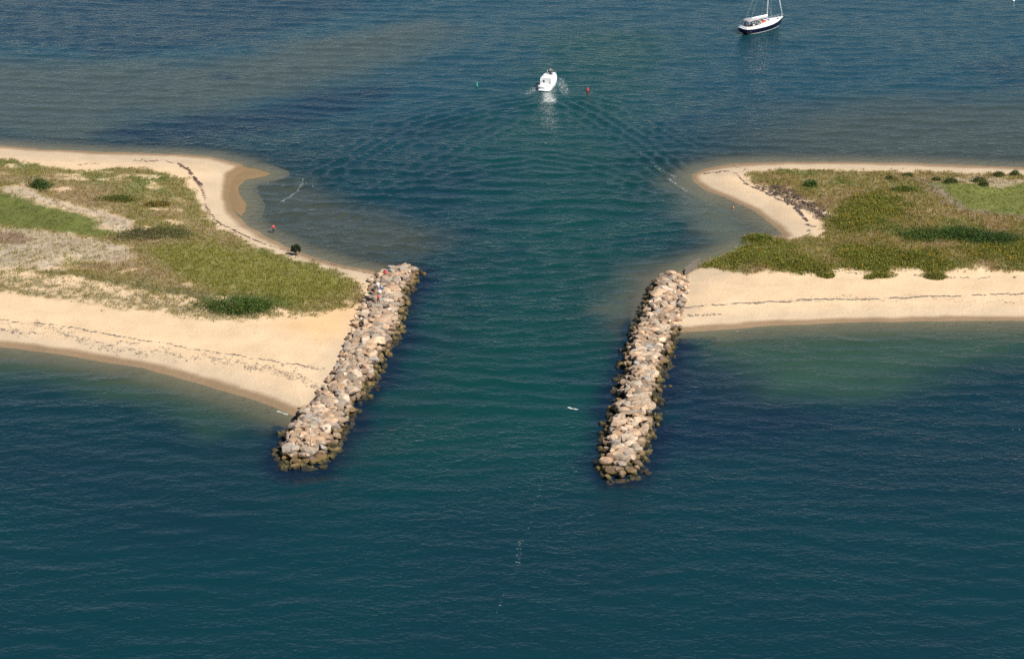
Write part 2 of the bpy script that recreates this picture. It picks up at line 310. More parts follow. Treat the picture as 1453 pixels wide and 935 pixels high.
DEEP_R = [(965, 482), (1010, 480), (985, 560), (960, 720), (820, 720), (830, 620), (850, 560), (880, 490), (930, 520)]
SHOALS = [([(-900, 40), (-300, 60), (0, 75), (100, 85), (250, 90), (330, 80), (450, 55), (600, 30), (650, 42), (600, 62), (520, 100), (440, 130), (330, 155), (200, 166), (150, 188), (60, 205), (0, 200), (-300, 190), (-900, 180)], .95, 8),
          ([(385, 243), (440, 262), (520, 300), (600, 330), (615, 355), (560, 372), (500, 380), (400, 350), (330, 310), (330, 250)], .45, 4),
          ([(1000, 238), (1060, 215), (1100, 175), (1250, 142), (1453, 135), (2400, 130), (2400, 250), (1453, 240), (1200, 232)], .8, 9),
          ([(955, 245), (990, 250), (1115, 335), (1020, 370), (960, 395), (930, 470), (905, 485), (878, 480), (876, 420), (905, 392), (960, 370), (1000, 350), (960, 290), (930, 260)], .42, 4),
          ([(960, 465), (1200, 455), (1453, 452), (2400, 446), (2400, 480), (1453, 492), (1300, 535), (1150, 560), (1060, 575), (1010, 540), (965, 500)], 1.1, 6),
          ([(-900, 410), (0, 490), (200, 522), (400, 582), (440, 600), (395, 610), (300, 600), (150, 560), (0, 530), (-900, 440)], .9, 4)]

def axis(lo, hi, step, outs_lo, outs_hi):
    return np.concatenate([np.array(outs_lo), np.arange(lo, hi + step, step), np.array(outs_hi)])
def grid_faces(nu, nv):
    i = np.arange(nu * nv).reshape(nv, nu)
    return np.stack([i[1:, :-1].ravel(), i[1:, 1:].ravel(), i[:-1, 1:].ravel(), i[:-1, :-1].ravel()], 1)

# ------------------------------------------------------------------ ground sheet
SAND = np.array([.62, .450, .280]); SANDG = np.array([.51, .39, .26]); WET = np.array([.25, .17, .10])
def lerp(c, k, m): return c * (1 - m[:, None]) + np.asarray(k) * m[:, None]
OLIVE = (.155, .135, .055); GREEN = (.072, .096, .009); MEAD = (.135, .135, .034); BROWN = (.20, .15, .095); PGREY = (.40, .33, .25)
def cover_layers(X, Y, z, vg):
    """colour of what grows at each point, and how densely"""
    k = len(X); c = np.tile(OLIVE, (k, 1)).astype(float); dn = sstep(-1.2, 1.0, vg + fbm(X / 2.2, Y / 2.2, 31) * 4)
    a = fbm(X / 6, Y / 6, 40); b = fbm(X / 2, Y / 2, 41)
    n2 = b * 3
    c = lerp(c, (.10, .115, .035), sstep(.0, .25, a + .4 * b)); c = lerp(c, BROWN, sstep(.04, .3, -a + .5 * b) * .8)
    def mk(poly, f=1.2): return sstep(-f, f, psd(X, Y, poly, 1.2) + n2)
    bare = sstep(.10, .26, fbm(X / 4.5, Y / 3, 44, 5)) * .8
    for poly in (BROWN2_L, TAN_L): m = mk(poly, 3); c = lerp(c, BROWN, m * .8)
    m = mk(MEADOW_L, 3); c = lerp(c, MEAD, m * .9); bare = bare * (1 - m)
    m = mk(STRIP_L, .8); c = lerp(c, (.13, .12, .06), m); bare = bare * (1 - m)
    ms = sstep(-.7, .5, np.maximum(psd(X, Y, MARSH_L, 1.2), psd(X, Y, MARSH_R, 1.2)) + b * 2.2); c = lerp(c, GREEN, ms); c *= (1 + .55 * ms * fbm(X / 5, Y / 3, 52, 5))[:, None]
    mr = mk(MARSH_R, .8); c = lerp(c, (.115, .135, .020), mr * (.6 + .8 * a).clip(0, 1)); bare = bare * (1 - ms)
    for p in COVER_R: m = mk(p, 2.5); c = lerp(c, (.105, .115, .022), m * .85)
    inR = sstep(-1, 1, psd(X, Y, VEG_R, 1.2)); bare = bare * (1 - .75 * inR); 
    dn = dn * (1 - bare)
    for p, q in ((GAP_L, .88), (GREY_L, .72), (SANDR, .6)): m = mk(p); dn = dn * (1 - q * m); c = lerp(c, BROWN, m * .35)
    m = mk(BROWN_L); c = lerp(c, (.17, .12, .09), m); dn = np.maximum(dn, m * .85)
    m = mk(FRONT_L) * (1 - sstep(-1, .5, vg)); dn = np.maximum(dn, m * sstep(-.15, .3, fbm(X / 1.6, Y / 1.1, 47) + .1) * .8); c = lerp(c, (.19, .165, .10), m * .8)
    return c, dn, ms
gu = axis(-60, 1513, 1.6, [-6000, -2600, -1400, -900, -600, -420, -320, -240, -180, -140, -115, -98, -84, -71], [1524, 1538, 1556, 1578, 1604, 1640, 1700, 1780, 1900, 2100, 2500, 3200, 5000, 7500])
gv = np.concatenate([[-785, -770, -720, -640, -520, -400, -300, -220, -160, -110, -70, -40, -15], np.arange(0, 190, 4.), np.arange(190, 606, 1.0), np.arange(606, 940, 5.), [950, 980, 1030, 1120, 1280, 1600, 2300, 4000]])
U, V = np.meshgrid(gu, gv); X0, Y0 = unproj(U, V)
Z, LND, VG = ground_height(X0.ravel(), Y0.ravel()); Uf, Vf = U.ravel(), V.ravel()
XG, YG = unproj(Uf, Vf, Z); VG = np.maximum(psd(XG, YG, VEG_L, 1.2), psd(XG, YG, VEG_R, 1.2))
cc, dn, ms = cover_layers(XG, YG, Z, VG)
g = np.tile(SAND, (len(Z), 1)) * (1 + .035 * np.sin(LND * 1.9 + fbm(XG / 9, YG / 9, 77) * 9) * sstep(11, 3, LND) + .10 * fbm(XG / 3, YG / 2, 78, 5))[:, None]
g = lerp(g, SANDG, sstep(8.5, 3.0, LND + fbm(XG / 6, YG / 3, 8) * 3) * (LND > 0))
g = lerp(g, (.62, .385, .19), sstep(-2, 7, psd(XG, YG, [(360, 462), (430, 435), (500, 415), (525, 395), (535, 430), (505, 480), (450, 490)], 1.2)) * .8)
g = lerp(g, PGREY, np.maximum.reduce([sstep(-1, 1.5, psd(XG, YG, p, 1.2)) for p in (GREY_L, GAP_L, SANDR)]) * .75)
wt = sstep(2.1, .5, LND - .9 * sstep(430, 470, Vf) + fbm(XG / 5, YG / 5, 9) * 1.0); g = lerp(g, WET, wt)
g = lerp(g, (.225, .150, .078), sstep(-1, .4, psd(XG, YG, SPIT_L) + .4 + fbm(XG / 2, YG / 2, 61) * .8))
pr = to_world(PATH_R, 1.3); d, _ = seg_dist(XG, YG, pr); strip = sstep(2.6, .4, d + fbm(XG / 2, YG / 2, 62) * 3.5); 
g = lerp(g, np.array(cc) * 1.12 + .01, dn * .93)
g = lerp(g, (.25, .19, .14), strip * .9)
seab = sstep(-.2, -1.2, Z); weed = sstep(-.04, .12, fbm(XG / 14, YG / 14, 70)) * seab; g = lerp(g, (.10, .085, .06), seab * .55); g = lerp(g, (.02, .03, .02), weed * .8)
mott = np.maximum(dn * .35, np.maximum.reduce([sstep(-1, 1.5, psd(XG, YG, p, 1.2)) for p in (GREY_L, GAP_L, SANDR, FRONT_L)]) * .8)
ground = mesh_obj('ground', np.stack([XG, YG, Z], 1), grid_faces(len(gu), len(gv)), M_ground, smooth=True, col={'gcol': g, 'mott': mott})
tag(ground, kind='structure')
def ground_z(u, v):
    """height of the ground that the photograph shows at pixel u, v"""
    x, y = unproj(np.atleast_1d(u), np.atleast_1d(v)); return ground_height(x, y)[0]
def gpt(u, v):
    z = float(ground_z(u, v)[0]); return P3(u, v, z)

# ------------------------------------------------------------------ water
wu = axis(-40, 1493, 1.5, [-9000, -4000, -1800, -1000, -650, -420, -300, -220, -160, -115, -85, -62, -50], [1506, 1520, 1540, 1570, 1610, 1670, 1760, 1900, 2100, 2500, 3200, 5000, 9000])
wv = np.concatenate([[-789, -780, -760, -720, -640, -520, -400, -300, -220, -160, -110, -75, -50, -32, -20], np.arange(-12, 945, 1.0), [948, 954, 964, 980, 1030, 1120, 1280, 1600, 2300, 4000]])
U, V = np.meshgrid(wu, wv); XW, YW = [a.ravel() for a in unproj(U, V)]; Uf, Vf = U.ravel(), V.ravel()
ZB, LW, _ = ground_height(XW, YW)
def Wp(pts): return to_world(pts)
def wave_field(X, Y, Uf, Vf):
    dyl = 1.0 / ((F / (H / (SD + (Vf - CV) / F * CD))) ** 1 * np.sin(PITCH + np.arctan((Vf - CV) / F))) # metres of ground per pixel row... coarse filter
    dyl = np.clip(dyl, .1, 50); z = np.zeros(len(X)); w1 = fbm(X / 30, Y / 30, 80, 3) * 14; w2 = fbm(X / 16, Y / 16, 81, 3) * 5
    for i, (ang, lam, amp, sx) in enumerate([(86, 4.6, .050, 34), (97, 3.5, .034, 24), (78, 5.8, .036, 40), (104, 2.7, .022, 14), (68, 3.0, .020, 18), (118, 4.2, .020, 22), (90, 7.5, .030, 40)]):
        a = R(ang); ph = (X * math.cos(a) + Y * math.sin(a) + w1 * .35 + w2 * .4 * (1 if i % 2 else -1)) * 2 * math.pi / lam
        en = sstep(-.22, .22, fbm(X / sx + 9 * i, Y / (sx * .6), 90 + i, 3)) ; en = .25 + .95 * en
        z += 1.45 * amp * en * np.sin(ph + .25 * np.sin(ph)) * sstep(3.2, 5.0, lam / dyl)
    return z, dyl
zw, dyl = wave_field(XW, YW, Uf, Vf)
calm = .7 + .55 * sstep(190, 300, Vf) - .25 * sstep(520, 640, Vf) + .0 * Uf; zw *= calm * (.75 - .12 * sstep(560, 700, Vf))
# wake of the motor boat: diverging crests spreading to both beaches
arms = [([(772, 138), (700, 152), (620, 172), (540, 205), (470, 245), (400, 292), (350, 330)], 2.9, 6.5, .075), ([(770, 150), (690, 185), (620, 225), (560, 262), (500, 310), (440, 355)], 3.1, 5.0, .05), ([(797, 138), (850, 165), (895, 195), (940, 228), (985, 262), (1040, 296)], 2.7, 5.5, .085),
        ([(800, 130), (870, 150), (930, 180), (1000, 215)], 2.6, 4.5, .045), ([(620, 255), (700, 235), (760, 228), (830, 238), (900, 262), (960, 300)], 3.2, 7.0, .045)]
for pts, lam, sg, amp in arms:
    d, arc = seg_dist(XW, YW, Wp(pts), signed=True)
    zw += 1.15 * amp * np.cos(2 * math.pi * (d + fbm(XW / 12, YW / 12, 200) * 2.2) / lam) * np.exp(-(d / sg) ** 2) * (.55 + 1.1 * sstep(-.2, .2, fbm(XW / 9, YW / 9, 210))) * sstep(0, .06, arc) * sstep(1.0, .85, arc) * sstep(2.2, 3.6, lam / dyl)
zw *= sstep(.1, 3.5, -LW) * sstep(.03, .45, -ZB)
depth = np.maximum(-ZB, 0); nz = fbm(XW / 22, YW / 14, 300); nz2 = fbm(XW / 7, YW / 5, 301)
JD = np.maximum(psd(XW, YW, jpoly(JET_L)), psd(XW, YW, jpoly(JET_R)))
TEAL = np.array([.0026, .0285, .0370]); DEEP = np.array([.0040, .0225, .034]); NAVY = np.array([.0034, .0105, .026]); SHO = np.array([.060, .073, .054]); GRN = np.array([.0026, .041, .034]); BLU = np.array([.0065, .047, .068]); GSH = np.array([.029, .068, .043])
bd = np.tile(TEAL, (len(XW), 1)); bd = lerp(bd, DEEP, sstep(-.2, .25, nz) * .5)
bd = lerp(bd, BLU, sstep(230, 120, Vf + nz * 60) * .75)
ch = [(860, 60), (820, 130), (800, 200), (830, 300), (780, 400), (740, 500), (720, 620), (500, 800), (500, 940)]
d, _ = seg_dist(XW, YW, Wp(ch)); bd = lerp(bd, GRN, sstep(26, 4, d + nz2 * 20) * .8 * sstep(760, 560, Vf))
bd = lerp(bd, DEEP, sstep(-10, 18, psd(XW, YW, [(960, 540), (1453, 500), (2400, 480), (2400, 760), (1300, 760), (1100, 720), (1000, 650)]) + nz * 25) * .8)
bd = lerp(bd, DEEP, sstep(-10, 18, psd(XW, YW, [(-900, 540), (0, 540), (200, 600), (360, 640), (370, 700), (200, 720), (-900, 720)]) + nz * 20) * .7)
for i, (poly, d0, f) in enumerate(SHOALS):
    kk = [SHO, SHO * .95, SHO * .92, SHO * 1.55, GSH, GSH][i]; bd = lerp(bd, kk, sstep(-f * 1.4, f * 1.4, psd(XW, YW, poly) + nz2 * 8 + nz * 14) * [.72, .6, .7, .9, .9, .8][i])
for poly, f, kx in (([(-900, -100), (700, -100), (480, 20), (330, 65), (150, 78), (0, 62), (-900, 40)], 6, .55), ([(150, 188), (220, 170), (330, 160), (440, 135), (540, 118), (560, 135), (480, 165), (400, 185), (300, 200), (180, 206)], 4, .7),
                    ([(940, 490), (1010, 505), (1060, 520), (1090, 560), (1180, 600), (1000, 640), (940, 640)], 6, .75), ([(300, 105), (340, 106), (345, 115), (310, 114)], 2, .6), ([(1370, 90), (1453, 80), (2400, 80), (2400, 120), (1400, 120)], 5, .4)):
    bd = lerp(bd, NAVY * np.array([1, 1.4, 1.25]), sstep(-f, f, psd(XW, YW, poly) + nz2 * 9) * kx)
jm = sstep(-4.2, -.3, JD + nz2 * 3.5) ; jm = jm * (1 - .75 * sstep(905, 925, Uf) * 0) ; bd = lerp(bd, NAVY, jm * .85)
opac = 1 - np.exp(-depth * 1.9 - .06); opac = np.clip(np.maximum(opac, jm * .96 * (depth > .25)), 0, 1)
foam = np.zeros(len(XW))
def fl(pts, w, s, wob=.6):
    global foam
    d, a = seg_dist(XW, YW, Wp(pts)); foam = np.maximum(foam, s * sstep(w, w * .1, d + nz2 * wob))
fl([(430, 254), (428, 262), (421, 272), (410, 280), (400, 286)], .75, .80); fl([(431, 259), (440, 262), (449, 267)], 1.3, .68); fl([(438, 299), (446, 296)], .7, .72); fl([(395, 306), (403, 303)], .6, .62)
fl([(930, 237), (938, 243)], .7, .72); fl([(951, 247), (958, 251)], .7, .80); fl([(950, 255), (962, 264), (975, 272)], .8, .80); fl([(975, 258), (981, 245)], .7, .5); fl([(984, 275), (1000, 284)], .8, .55)
fl([(394, 583), (407, 588)], .55, 1.1, .1); fl([(1040, 470), (1050, 470)], .4, .9, .1)
fl([(806, 578), (812, 580), (819, 581)], .35, 1.5, .1); fl([(820, 594), (822, 605), (812, 640)], .5, .50)
fl([(752, 740), (750, 750), (738, 770), (735, 800), (720, 830), (712, 850), (705, 868)], .7, .60); fl([(770, 668), (762, 700), (755, 735)], .8, .5)
fl([(772, 132), (776, 150), (780, 175)], 5.2, .66, 2); fl([(776, 133), (780, 142)], 3.6, 1.0, 1.5); fl([(765, 122), (757, 128), (748, 134)], 2.6, .78, 1.5); fl([(795, 112), (798, 122), (802, 132)], 2.8, .78, 1.5); fl([(750, 215), (775, 208), (790, 214)], 2.5, .48, 1.5)
fl([(883, 0), (893, 6), (898, 10)], .7, .6)
foam = np.maximum(foam, sstep(-1.3, -.1, JD + nz2 * 2) * sstep(-1.6, -.3, JD) * .40 * (LW < 0))
chop = np.clip((.70 + .9 * fbm(XW / 40, YW / 25, 305)) * (1.0 - .12 * sstep(450, 700, Vf)) * (1 - .45 * sstep(.7, .1, depth)), .15, 1.3) * (1 - .35 * jm) * np.clip(1.15 - .0 * Vf, 0, 2)
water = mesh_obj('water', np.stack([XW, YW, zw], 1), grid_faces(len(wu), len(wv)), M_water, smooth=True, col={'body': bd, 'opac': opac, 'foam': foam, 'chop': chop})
tag(water, kind='structure')

# ------------------------------------------------------------------ jetties of boulders
import bmesh
def ico(sub):
    bm = bmesh.new(); bmesh.ops.create_icosphere(bm, subdivisions=sub, radius=1); bm.verts.ensure_lookup_table()
    v = np.array([x.co[:] for x in bm.verts]); f = np.array([[q.index for q in p.verts] for p in bm.faces]); bm.free(); return v, f
ICO3 = ico(3); ICO2 = ico(2)
def rot3(rng, tilt=.35):
    a, b, c = rng.normal(0, tilt), rng.normal(0, tilt), rng.uniform(-.5, .5)
    return np.array(Matrix.Rotation(c, 3, 'Z') @ Matrix.Rotation(b, 3, 'Y') @ Matrix.Rotation(a, 3, 'X'))
def rock(rng, base=ICO3):
    v = base[0].copy()
    for _ in range(15):
        n = rng.normal(size=3); n /= np.linalg.norm(n); o = rng.uniform(.50, .84); e = np.maximum(v @ n - o, 0); v -= e[:, None] * n
    # flattish bed faces, as quarried
    for n, o in ((np.array([0, 0, 1.]), .62), (np.array([0, 0, -1.]), .7)):
        e = np.maximum(v @ n - o, 0); v -= e[:, None] * n * .9
    ph = rng.uniform(0, 6, 3); v += .007 * np.sin(v[:, [1, 2, 0]] * 5 + ph) + .004 * np.sin(v[:, [2, 0, 1]] * 9 + ph[::-1]); return v
ROCKC = [(.62, .44, .28), (.55, .39, .26), (.48, .37, .27), (.38, .31, .24), (.60, .40, .25), (.66, .52, .38), (.46, .31, .20), (.34, .26, .19), (.57, .44, .32), (.66, .48, .31), (.40, .36, .31)]
ALLROCK = []
def jetty(J, label, seed, crest, extra=()):
    rng = np.random.default_rng(seed); J = np.array(J, float)
    rows = []
    L = np.stack([np.array(unproj(j[1], j[0], j[2])) for j in J]); Rr = np.stack([np.array(unproj(j[3], j[0], j[4])) for j in J])
    mid = (L + Rr) / 2; s = np.r_[0, np.cumsum(np.linalg.norm(np.diff(mid, axis=0), axis=1))]; tot = s[-1]
    def at(q):
        return [np.array([np.interp(q, s, A[:, 0]), np.interp(q, s, A[:, 1])]) for A in (L, Rr)] + [np.interp(q, s, J[:, 2]), np.interp(q, s, J[:, 4])]
    rocks = []
    q = 0.0; ri = 0
    while q <= tot:
        l, r, zl, zr = at(q); Wd = np.linalg.norm(r - l); endf = min(1, (q + .6) / 3.5, (tot - q + .4) / 4.5)
        n = max(3, int(round(Wd / 1.22)));
        for k in range(n):
            t = (k + .5 + rng.uniform(-.28, .28) + (.25 if ri % 2 else -.25)) / n; t = min(max(t, -.02), 1.02)
            e = min(t, 1 - t) * Wd; hz = crest * min(1, e / 2.3) ** .8 * endf
            zb = zl * (1 - t) + zr * t; z = max(zb * (1 if e < 1 else .9), hz) - .45 + rng.uniform(-.2, .2)
            if e < .7: z = zb - .15 + rng.uniform(-.25, .12)
            top = e > 1.5
            sx = rng.uniform(.60, 1.24) if top else rng.uniform(.5, 1.0); sy = sx * rng.uniform(.62, .95); sz = rng.uniform(.50, .85) * (1 if top else .85)
            if rng.random() < .22 and top: sx *= 1.35; sy *= 1.15
            pt = l + (r - l) * t + rng.normal(0, .16, 2)
            zs = zl if t < .5 else zr; zs = zs * (e < 2.6); rocks.append([pt[0], pt[1], z, sx, sy, sz, top, zs])
            if rng.random() < .55: rocks.append([pt[0] + rng.uniform(-.8, .8), pt[1] + rng.uniform(-.6, .6), z + rng.uniform(-.1, .28), *(rng.uniform(.28, .5, 3)), False, zs])
            if e < 1.3 and (zl if t < .5 else zr) < .3:
                sgn = -1 if t < .5 else 1
                for _ in range(3): rocks.append([pt[0] + sgn * rng.uniform(-.4, .45), pt[1] - rng.uniform(-.6, .7), rng.uniform(-.45, .12), *(rng.uniform(.35, .85, 3)), False, 0])
        q += rng.uniform(.74, .94); ri += 1
    for (u, v, n, sp) in extra:
        for _ in range(n):
            x, y = unproj(u + rng.normal(0, sp), v + rng.normal(0, sp * .4), 0); rocks.append([float(x), float(y), rng.uniform(-.3, .25), *(rng.uniform(.45, .85, 3)), False, 0])
    root = empty('stone_jetty', (*(L[len(L) // 2] * .5 + Rr[len(L) // 2] * .5), 0)); tag(root, label, 'jetty', 'stone jetties at the harbour mouth')
    ox, oy = root.location.x, root.location.y
    score = [(.3 * bool(a[6]) + a[3] * a[4]) * (300 / a[1]) for a in rocks]; order = np.argsort(score)[::-1]; keep = set(order[:100].tolist())
    mv, mf, mc, md, off = [], [], [], [], 0
    for i, a in enumerate(rocks):
        v = rock(rng, ICO3 if a[3] > .6 else ICO2); fc = (ICO3 if a[3] > .6 else ICO2)[1]
        v = (v * np.array(a[3:6], float)) @ rot3(rng, .16 if a[6] else .4).T
        w = v + np.array([a[0], a[1], a[2]]); ALLROCK.append(w)
        sd = 0 if a[7] > .65 else 1; c = np.array(ROCKC[rng.integers(len(ROCKC))]) * rng.uniform(.58, 1.05); cl = np.tile(c, (len(v), 1))
        if i in keep:
            o = mesh_obj('boulder', v, fc, M_rock, root, False, {'rcol': cl, 'tide': np.full(len(v), float(sd))}); o.location = (a[0] - ox, a[1] - oy, a[2])
        else:
            mv.append(w - np.array([ox, oy, 0])); mf.append(fc + off); mc.append(cl); md.append(np.full(len(v), float(sd))); off += len(v)
    # small rocks as one part
    o = mesh_obj('boulders', np.concatenate(mv), np.concatenate(mf), M_rock, root, False, {'rcol': np.concatenate(mc), 'tide': np.concatenate(md)}); o['kind'] = 'stuff'
    # packed core below the boulders
    vs = []; nn = 15; qs = np.arange(0.8, tot - .8, .8)
    for q in qs:
        l, r, zl, zr = at(q); endf = min(1, (q + .3) / 4, (tot - q) / 5); Wd = np.linalg.norm(r - l)
        for k in range(nn):
            t = -.01 + 1.02 * k / (nn - 1); e = min(t, 1 - t) * Wd; p = l + (r - l) * t
            vs.append([p[0] - ox, p[1] - oy, (-1.2 if k in (0, nn - 1) else max(-.12 + rng.uniform(-.25, .15), crest * min(1, e / 2.6) * endf - .85 + rng.uniform(-.15, .15)))])
    fs = grid_faces(nn, len(qs)); o = mesh_obj('rubble_core', vs, fs, M_rock, root, False, {'rcol': np.tile((.22, .17, .12), (len(vs), 1)), 'tide': np.ones(len(vs))})
    return root
jetty(JET_L, 'stone jetty beside the orange sand, with people and two white buckets on its landward end', 11, 2.15)
jetty(JET_R, 'empty stone jetty starting at the timber bulkhead, opposite the one with people', 23, 2.15, [(862, 603, 5, 5), (852, 601, 2, 3), (886, 520, 5, 5), (945, 548, 2, 3)])
AR = np.concatenate(ALLROCK); del ALLROCK
def top_at(x, y, r=.3):
    m = (abs(AR[:, 0] - x) < r) & (abs(AR[:, 1] - y) < r); return float(AR[m, 2].max()) if m.any() else 1.2
def on_rock(u, v):
    z = 1.8
    for _ in range(6):
        x, y = unproj(u, v, z); z = .5 * z + .5 * top_at(float(x), float(y))
    return P3(u, v, z)

# ------------------------------------------------------------------ grass and ground cover
def sample_pts(n, us, vs):
    u = RNG.uniform(us[0], us[1], n); v = RNG.uniform(vs[0], vs[1], n); x0, y0 = unproj(u, v); z, land, _ = ground_height(x0, y0); x, y = unproj(u, v, z)
    vg = np.maximum(psd(x, y, VEG_L, 1.2), psd(x, y, VEG_R, 1.2)); c, d, ms = cover_layers(x, y, z, vg); return u, v, x, y, z, vg, c, d, ms, land
def blades(name, x, y, z, c, hgt, nb, spread, lab, lean=.45, wid=.05):
    n = len(x); k = n * nb
    bx = np.repeat(x, nb) + RNG.normal(0, spread, k); by = np.repeat(y, nb) + RNG.normal(0, spread, k); bz = np.repeat(z, nb) - .05; hh = np.repeat(hgt, nb) * RNG.uniform(.6, 1.15, k)
    a = RNG.uniform(0, 2 * np.pi, k); w = wid * RNG.uniform(.7, 1.4, k); dx, dy = np.cos(a) * w, np.sin(a) * w; la = RNG.uniform(0, 2 * np.pi, k); ll = RNG.uniform(.1, 1, k) * lean * hh
    v = np.empty((k, 3, 3)); v[:, 0] = np.stack([bx - dx, by - dy, bz], 1); v[:, 1] = np.stack([bx + dx, by + dy, bz], 1); v[:, 2] = np.stack([bx + np.cos(la) * ll + .06, by + np.sin(la) * ll, bz + hh], 1)
    cl = np.repeat(c, nb, 0) * RNG.uniform(.86, 1.16, (k, 1)); cl = np.repeat(cl, 3, 0)
    o = mesh_obj(name, v.reshape(-1, 3), np.arange(k * 3).reshape(-1, 3), M_grass, None, False, {'tint': cl}); tag(o, lab, 'grass', kind='stuff'); return o
def mk_grass(box, n, name, lab, wh):
    u, v, x, y, z, vg, c, d, ms, land = sample_pts(n, *box)
    keep = (RNG.random(n) < d) & (land > .8) & wh(ms); jit = RNG.uniform(.8, 1.25, (n, 1)) * np.array([1, 1, 1]); c = c * jit * np.where(ms > .5, .84, 1.62)[:, None] * np.where((x > 40)[:, None], np.array([1.17, 1.07, .72]), np.array([1.08, 1.04, .70]))
    t = (RNG.random(n) < .16) & (ms < .5); c[t] = c[t] * np.array([1.25, 1.15, 1.2]); h = np.where(ms > .5, .20, .45) * RNG.uniform(.7, 1.2, n)
    k = keep; return blades(name, x[k], y[k], z[k], c[k], h[k], 5, .20, lab, wid=.055)
LB = ((-150, 560), (205, 465)); RB = ((960, 1600), (225, 400))
mk_grass(LB, 62000, 'dune_grass', 'olive and tan dune grass covering the spit west of the channel, behind the orange sand', lambda m: m < .5)
mk_grass(LB, 40000, 'marsh_grass', 'bright green marsh grass in the hollow behind the long beach, beside the pale sand', lambda m: m >= .5)
mk_grass(RB, 50000, 'dune_grass', 'olive and brown dune grass behind the cove with the wrack pile', lambda m: m < .5)
mk_grass(RB, 36000, 'marsh_grass', 'yellow green marsh grass lawn behind the scattered round shrubs', lambda m: m >= .5)
def leaves(name, cx, cy, cz, rx, ry, rz, n, c, mat, parent=None, size=.10, lobes=7, fl=None, dome=True, rng=RNG):
    """leaf-sized faces spread through lobes of a crown"""
    lo = rng.normal(0, .38, (lobes, 3)).clip(-.75, .75); lo[0] = 0; lo[:, 2] = abs(lo[:, 2]) * .7 if dome else lo[:, 2]; lr = rng.uniform(.35, .62, lobes); lr[0] = .8; k = np.where(rng.random(n) < .3, 0, rng.integers(0, lobes, n))
    d = rng.normal(size=(n, 3)); d /= np.linalg.norm(d, axis=1)[:, None]; p = lo[k] + d * (lr[k] * rng.uniform(.55, 1.02, n) ** .5)[:, None]
    if dome: p[:, 2] = abs(p[:, 2])
    p = p * (1 + rng.normal(0, .10, (n, 1))) * np.array([rx, ry, rz]) + np.array([cx, cy, cz]); return leaf_mesh(name, p, c, size, mat, parent, fl, rng, k)
def leaf_mesh(name, p, c, size, mat, parent, fl=None, rng=RNG, k=None):
    n = len(p); a = rng.normal(size=(n, 3)); a[:, 2] *= .6; a /= np.linalg.norm(a, axis=1)[:, None]; b = rng.normal(size=(n, 3)); b -= (b * a).sum(1)[:, None] * a; b /= np.linalg.norm(b, axis=1)[:, None]
    s = (size * rng.uniform(.7, 1.5, n))[:, None]; v = np.stack([p - a * s, p + b * s * .55, p + a * s, p - b * s * .55], 1).reshape(-1, 3)
    cl = np.asarray(c, float); cl = np.tile(cl, (n, 1)) if cl.ndim == 1 else cl; cl = cl * rng.uniform(.65, 1.4, (n, 1))
    if k is not None: cl = cl * (rng.uniform(.8, 1.2, 64)[k % 64])[:, None]
    if fl: m = rng.random(n) < fl[0]; cl[m] = fl[1]
    return mesh_obj(name, v, np.arange(n * 4).reshape(-1, 4), mat, parent, False, {'tint': np.repeat(cl, 4, 0)})
# low leafy cover with goldenrod on the inlet's right bank
u, v, x, y, z, vg, c, d, ms, land = sample_pts(14000, (985, 1560), (270, 396))
cov = np.maximum.reduce([sstep(-2, 2, psd(x, y, p, 1.2) + fbm(x / 3, y / 3, 71) * 8) for p in COVER_R]); k = (RNG.random(len(x)) < cov * .5) & (vg > -.5) & (land > .7) & (ms < .4)
cl_ = np.stack([x[k], y[k], z[k]], 1); nb = 14; pp = np.repeat(cl_, nb, 0) + RNG.normal(0, 1, (len(cl_) * nb, 3)) * np.array([.38, .38, .0]); pp[:, 2] += RNG.uniform(0.03, .42, len(pp)) * np.repeat(RNG.uniform(.6, 1.3, len(cl_)), nb)
cc2 = np.repeat(np.array([.155, .162, .024]) * RNG.uniform(.6, 1.35, (len(cl_), 1)), nb, 0); yl = np.repeat(RNG.random(len(cl_)) < .13, nb) & (RNG.random(len(pp)) < .5); cc2[yl] = (.42, .24, .02)
o = leaf_mesh('ground_cover', pp, cc2, .13, M_leaf, None); tag(o, 'low leafy green ground cover flecked with yellow flowers along the bank by the bulkhead', 'ground cover', kind='stuff')

# shrubs
SHR = 'shrubs scattered over the dunes'
def shrub(u, v, w, d, h, c, lab, n=900, fl=None, lobes=7, size=.11, name='shrub', cat='shrub', seed=1):
    w *= 1.28; d *= 1.3; h *= 1.3; n = int(n * 1.5); c = (c[0] * 2.1, c[1] * 1.75, c[2] * 1.25); p = gpt(u, v); root = empty(name, p); tag(root, lab, cat, SHR); rng = np.random.default_rng(seed * 77 + int(u))
    leaves('foliage', 0, 0, -.05, w / 2, d / 2, h, n, c, M_leaf, root, size, lobes, fl, rng=rng)
    m = MB()
    for _ in range(6 + int(w)):
        a = rng.uniform(0, 6.28); q = rng.uniform(.1, .5); bx, by = math.cos(a) * q * w * .8, math.sin(a) * q * d * .8
        m.tube([(0, 0, -.1), (bx * .9, by * .9, h * .4), (bx * 1.1, by * 1.1, h * .75)], .05, 5, .02)
    m.build('stem', M['bark'], root); return root
DG = (.030, .062, .014)
shrub(58, 266, 3.0, 2.6, 1.5, (.026, .055, .016), 'single dark green shrub in the brown grass near the upper beach', 1500)
shrub(168, 284, 5.6, 3.2, .75, (.045, .065, .016), 'low dark shrub dotted with orange, between the lone dark shrub and a smaller mottled one', 1800, (.05, (.32, .14, .03)))
shrub(223, 291, 4.8, 2.6, .7, (.055, .060, .018), 'small low shrub mottled green and orange, above the spreading sage bush', 1500, (.16, (.36, .17, .03)))
shrub(222, 333, 12, 5.5, .75, (.055, .066, .030), 'wide spreading sage green bush at the point of the bright marsh', 3600, None, 16)
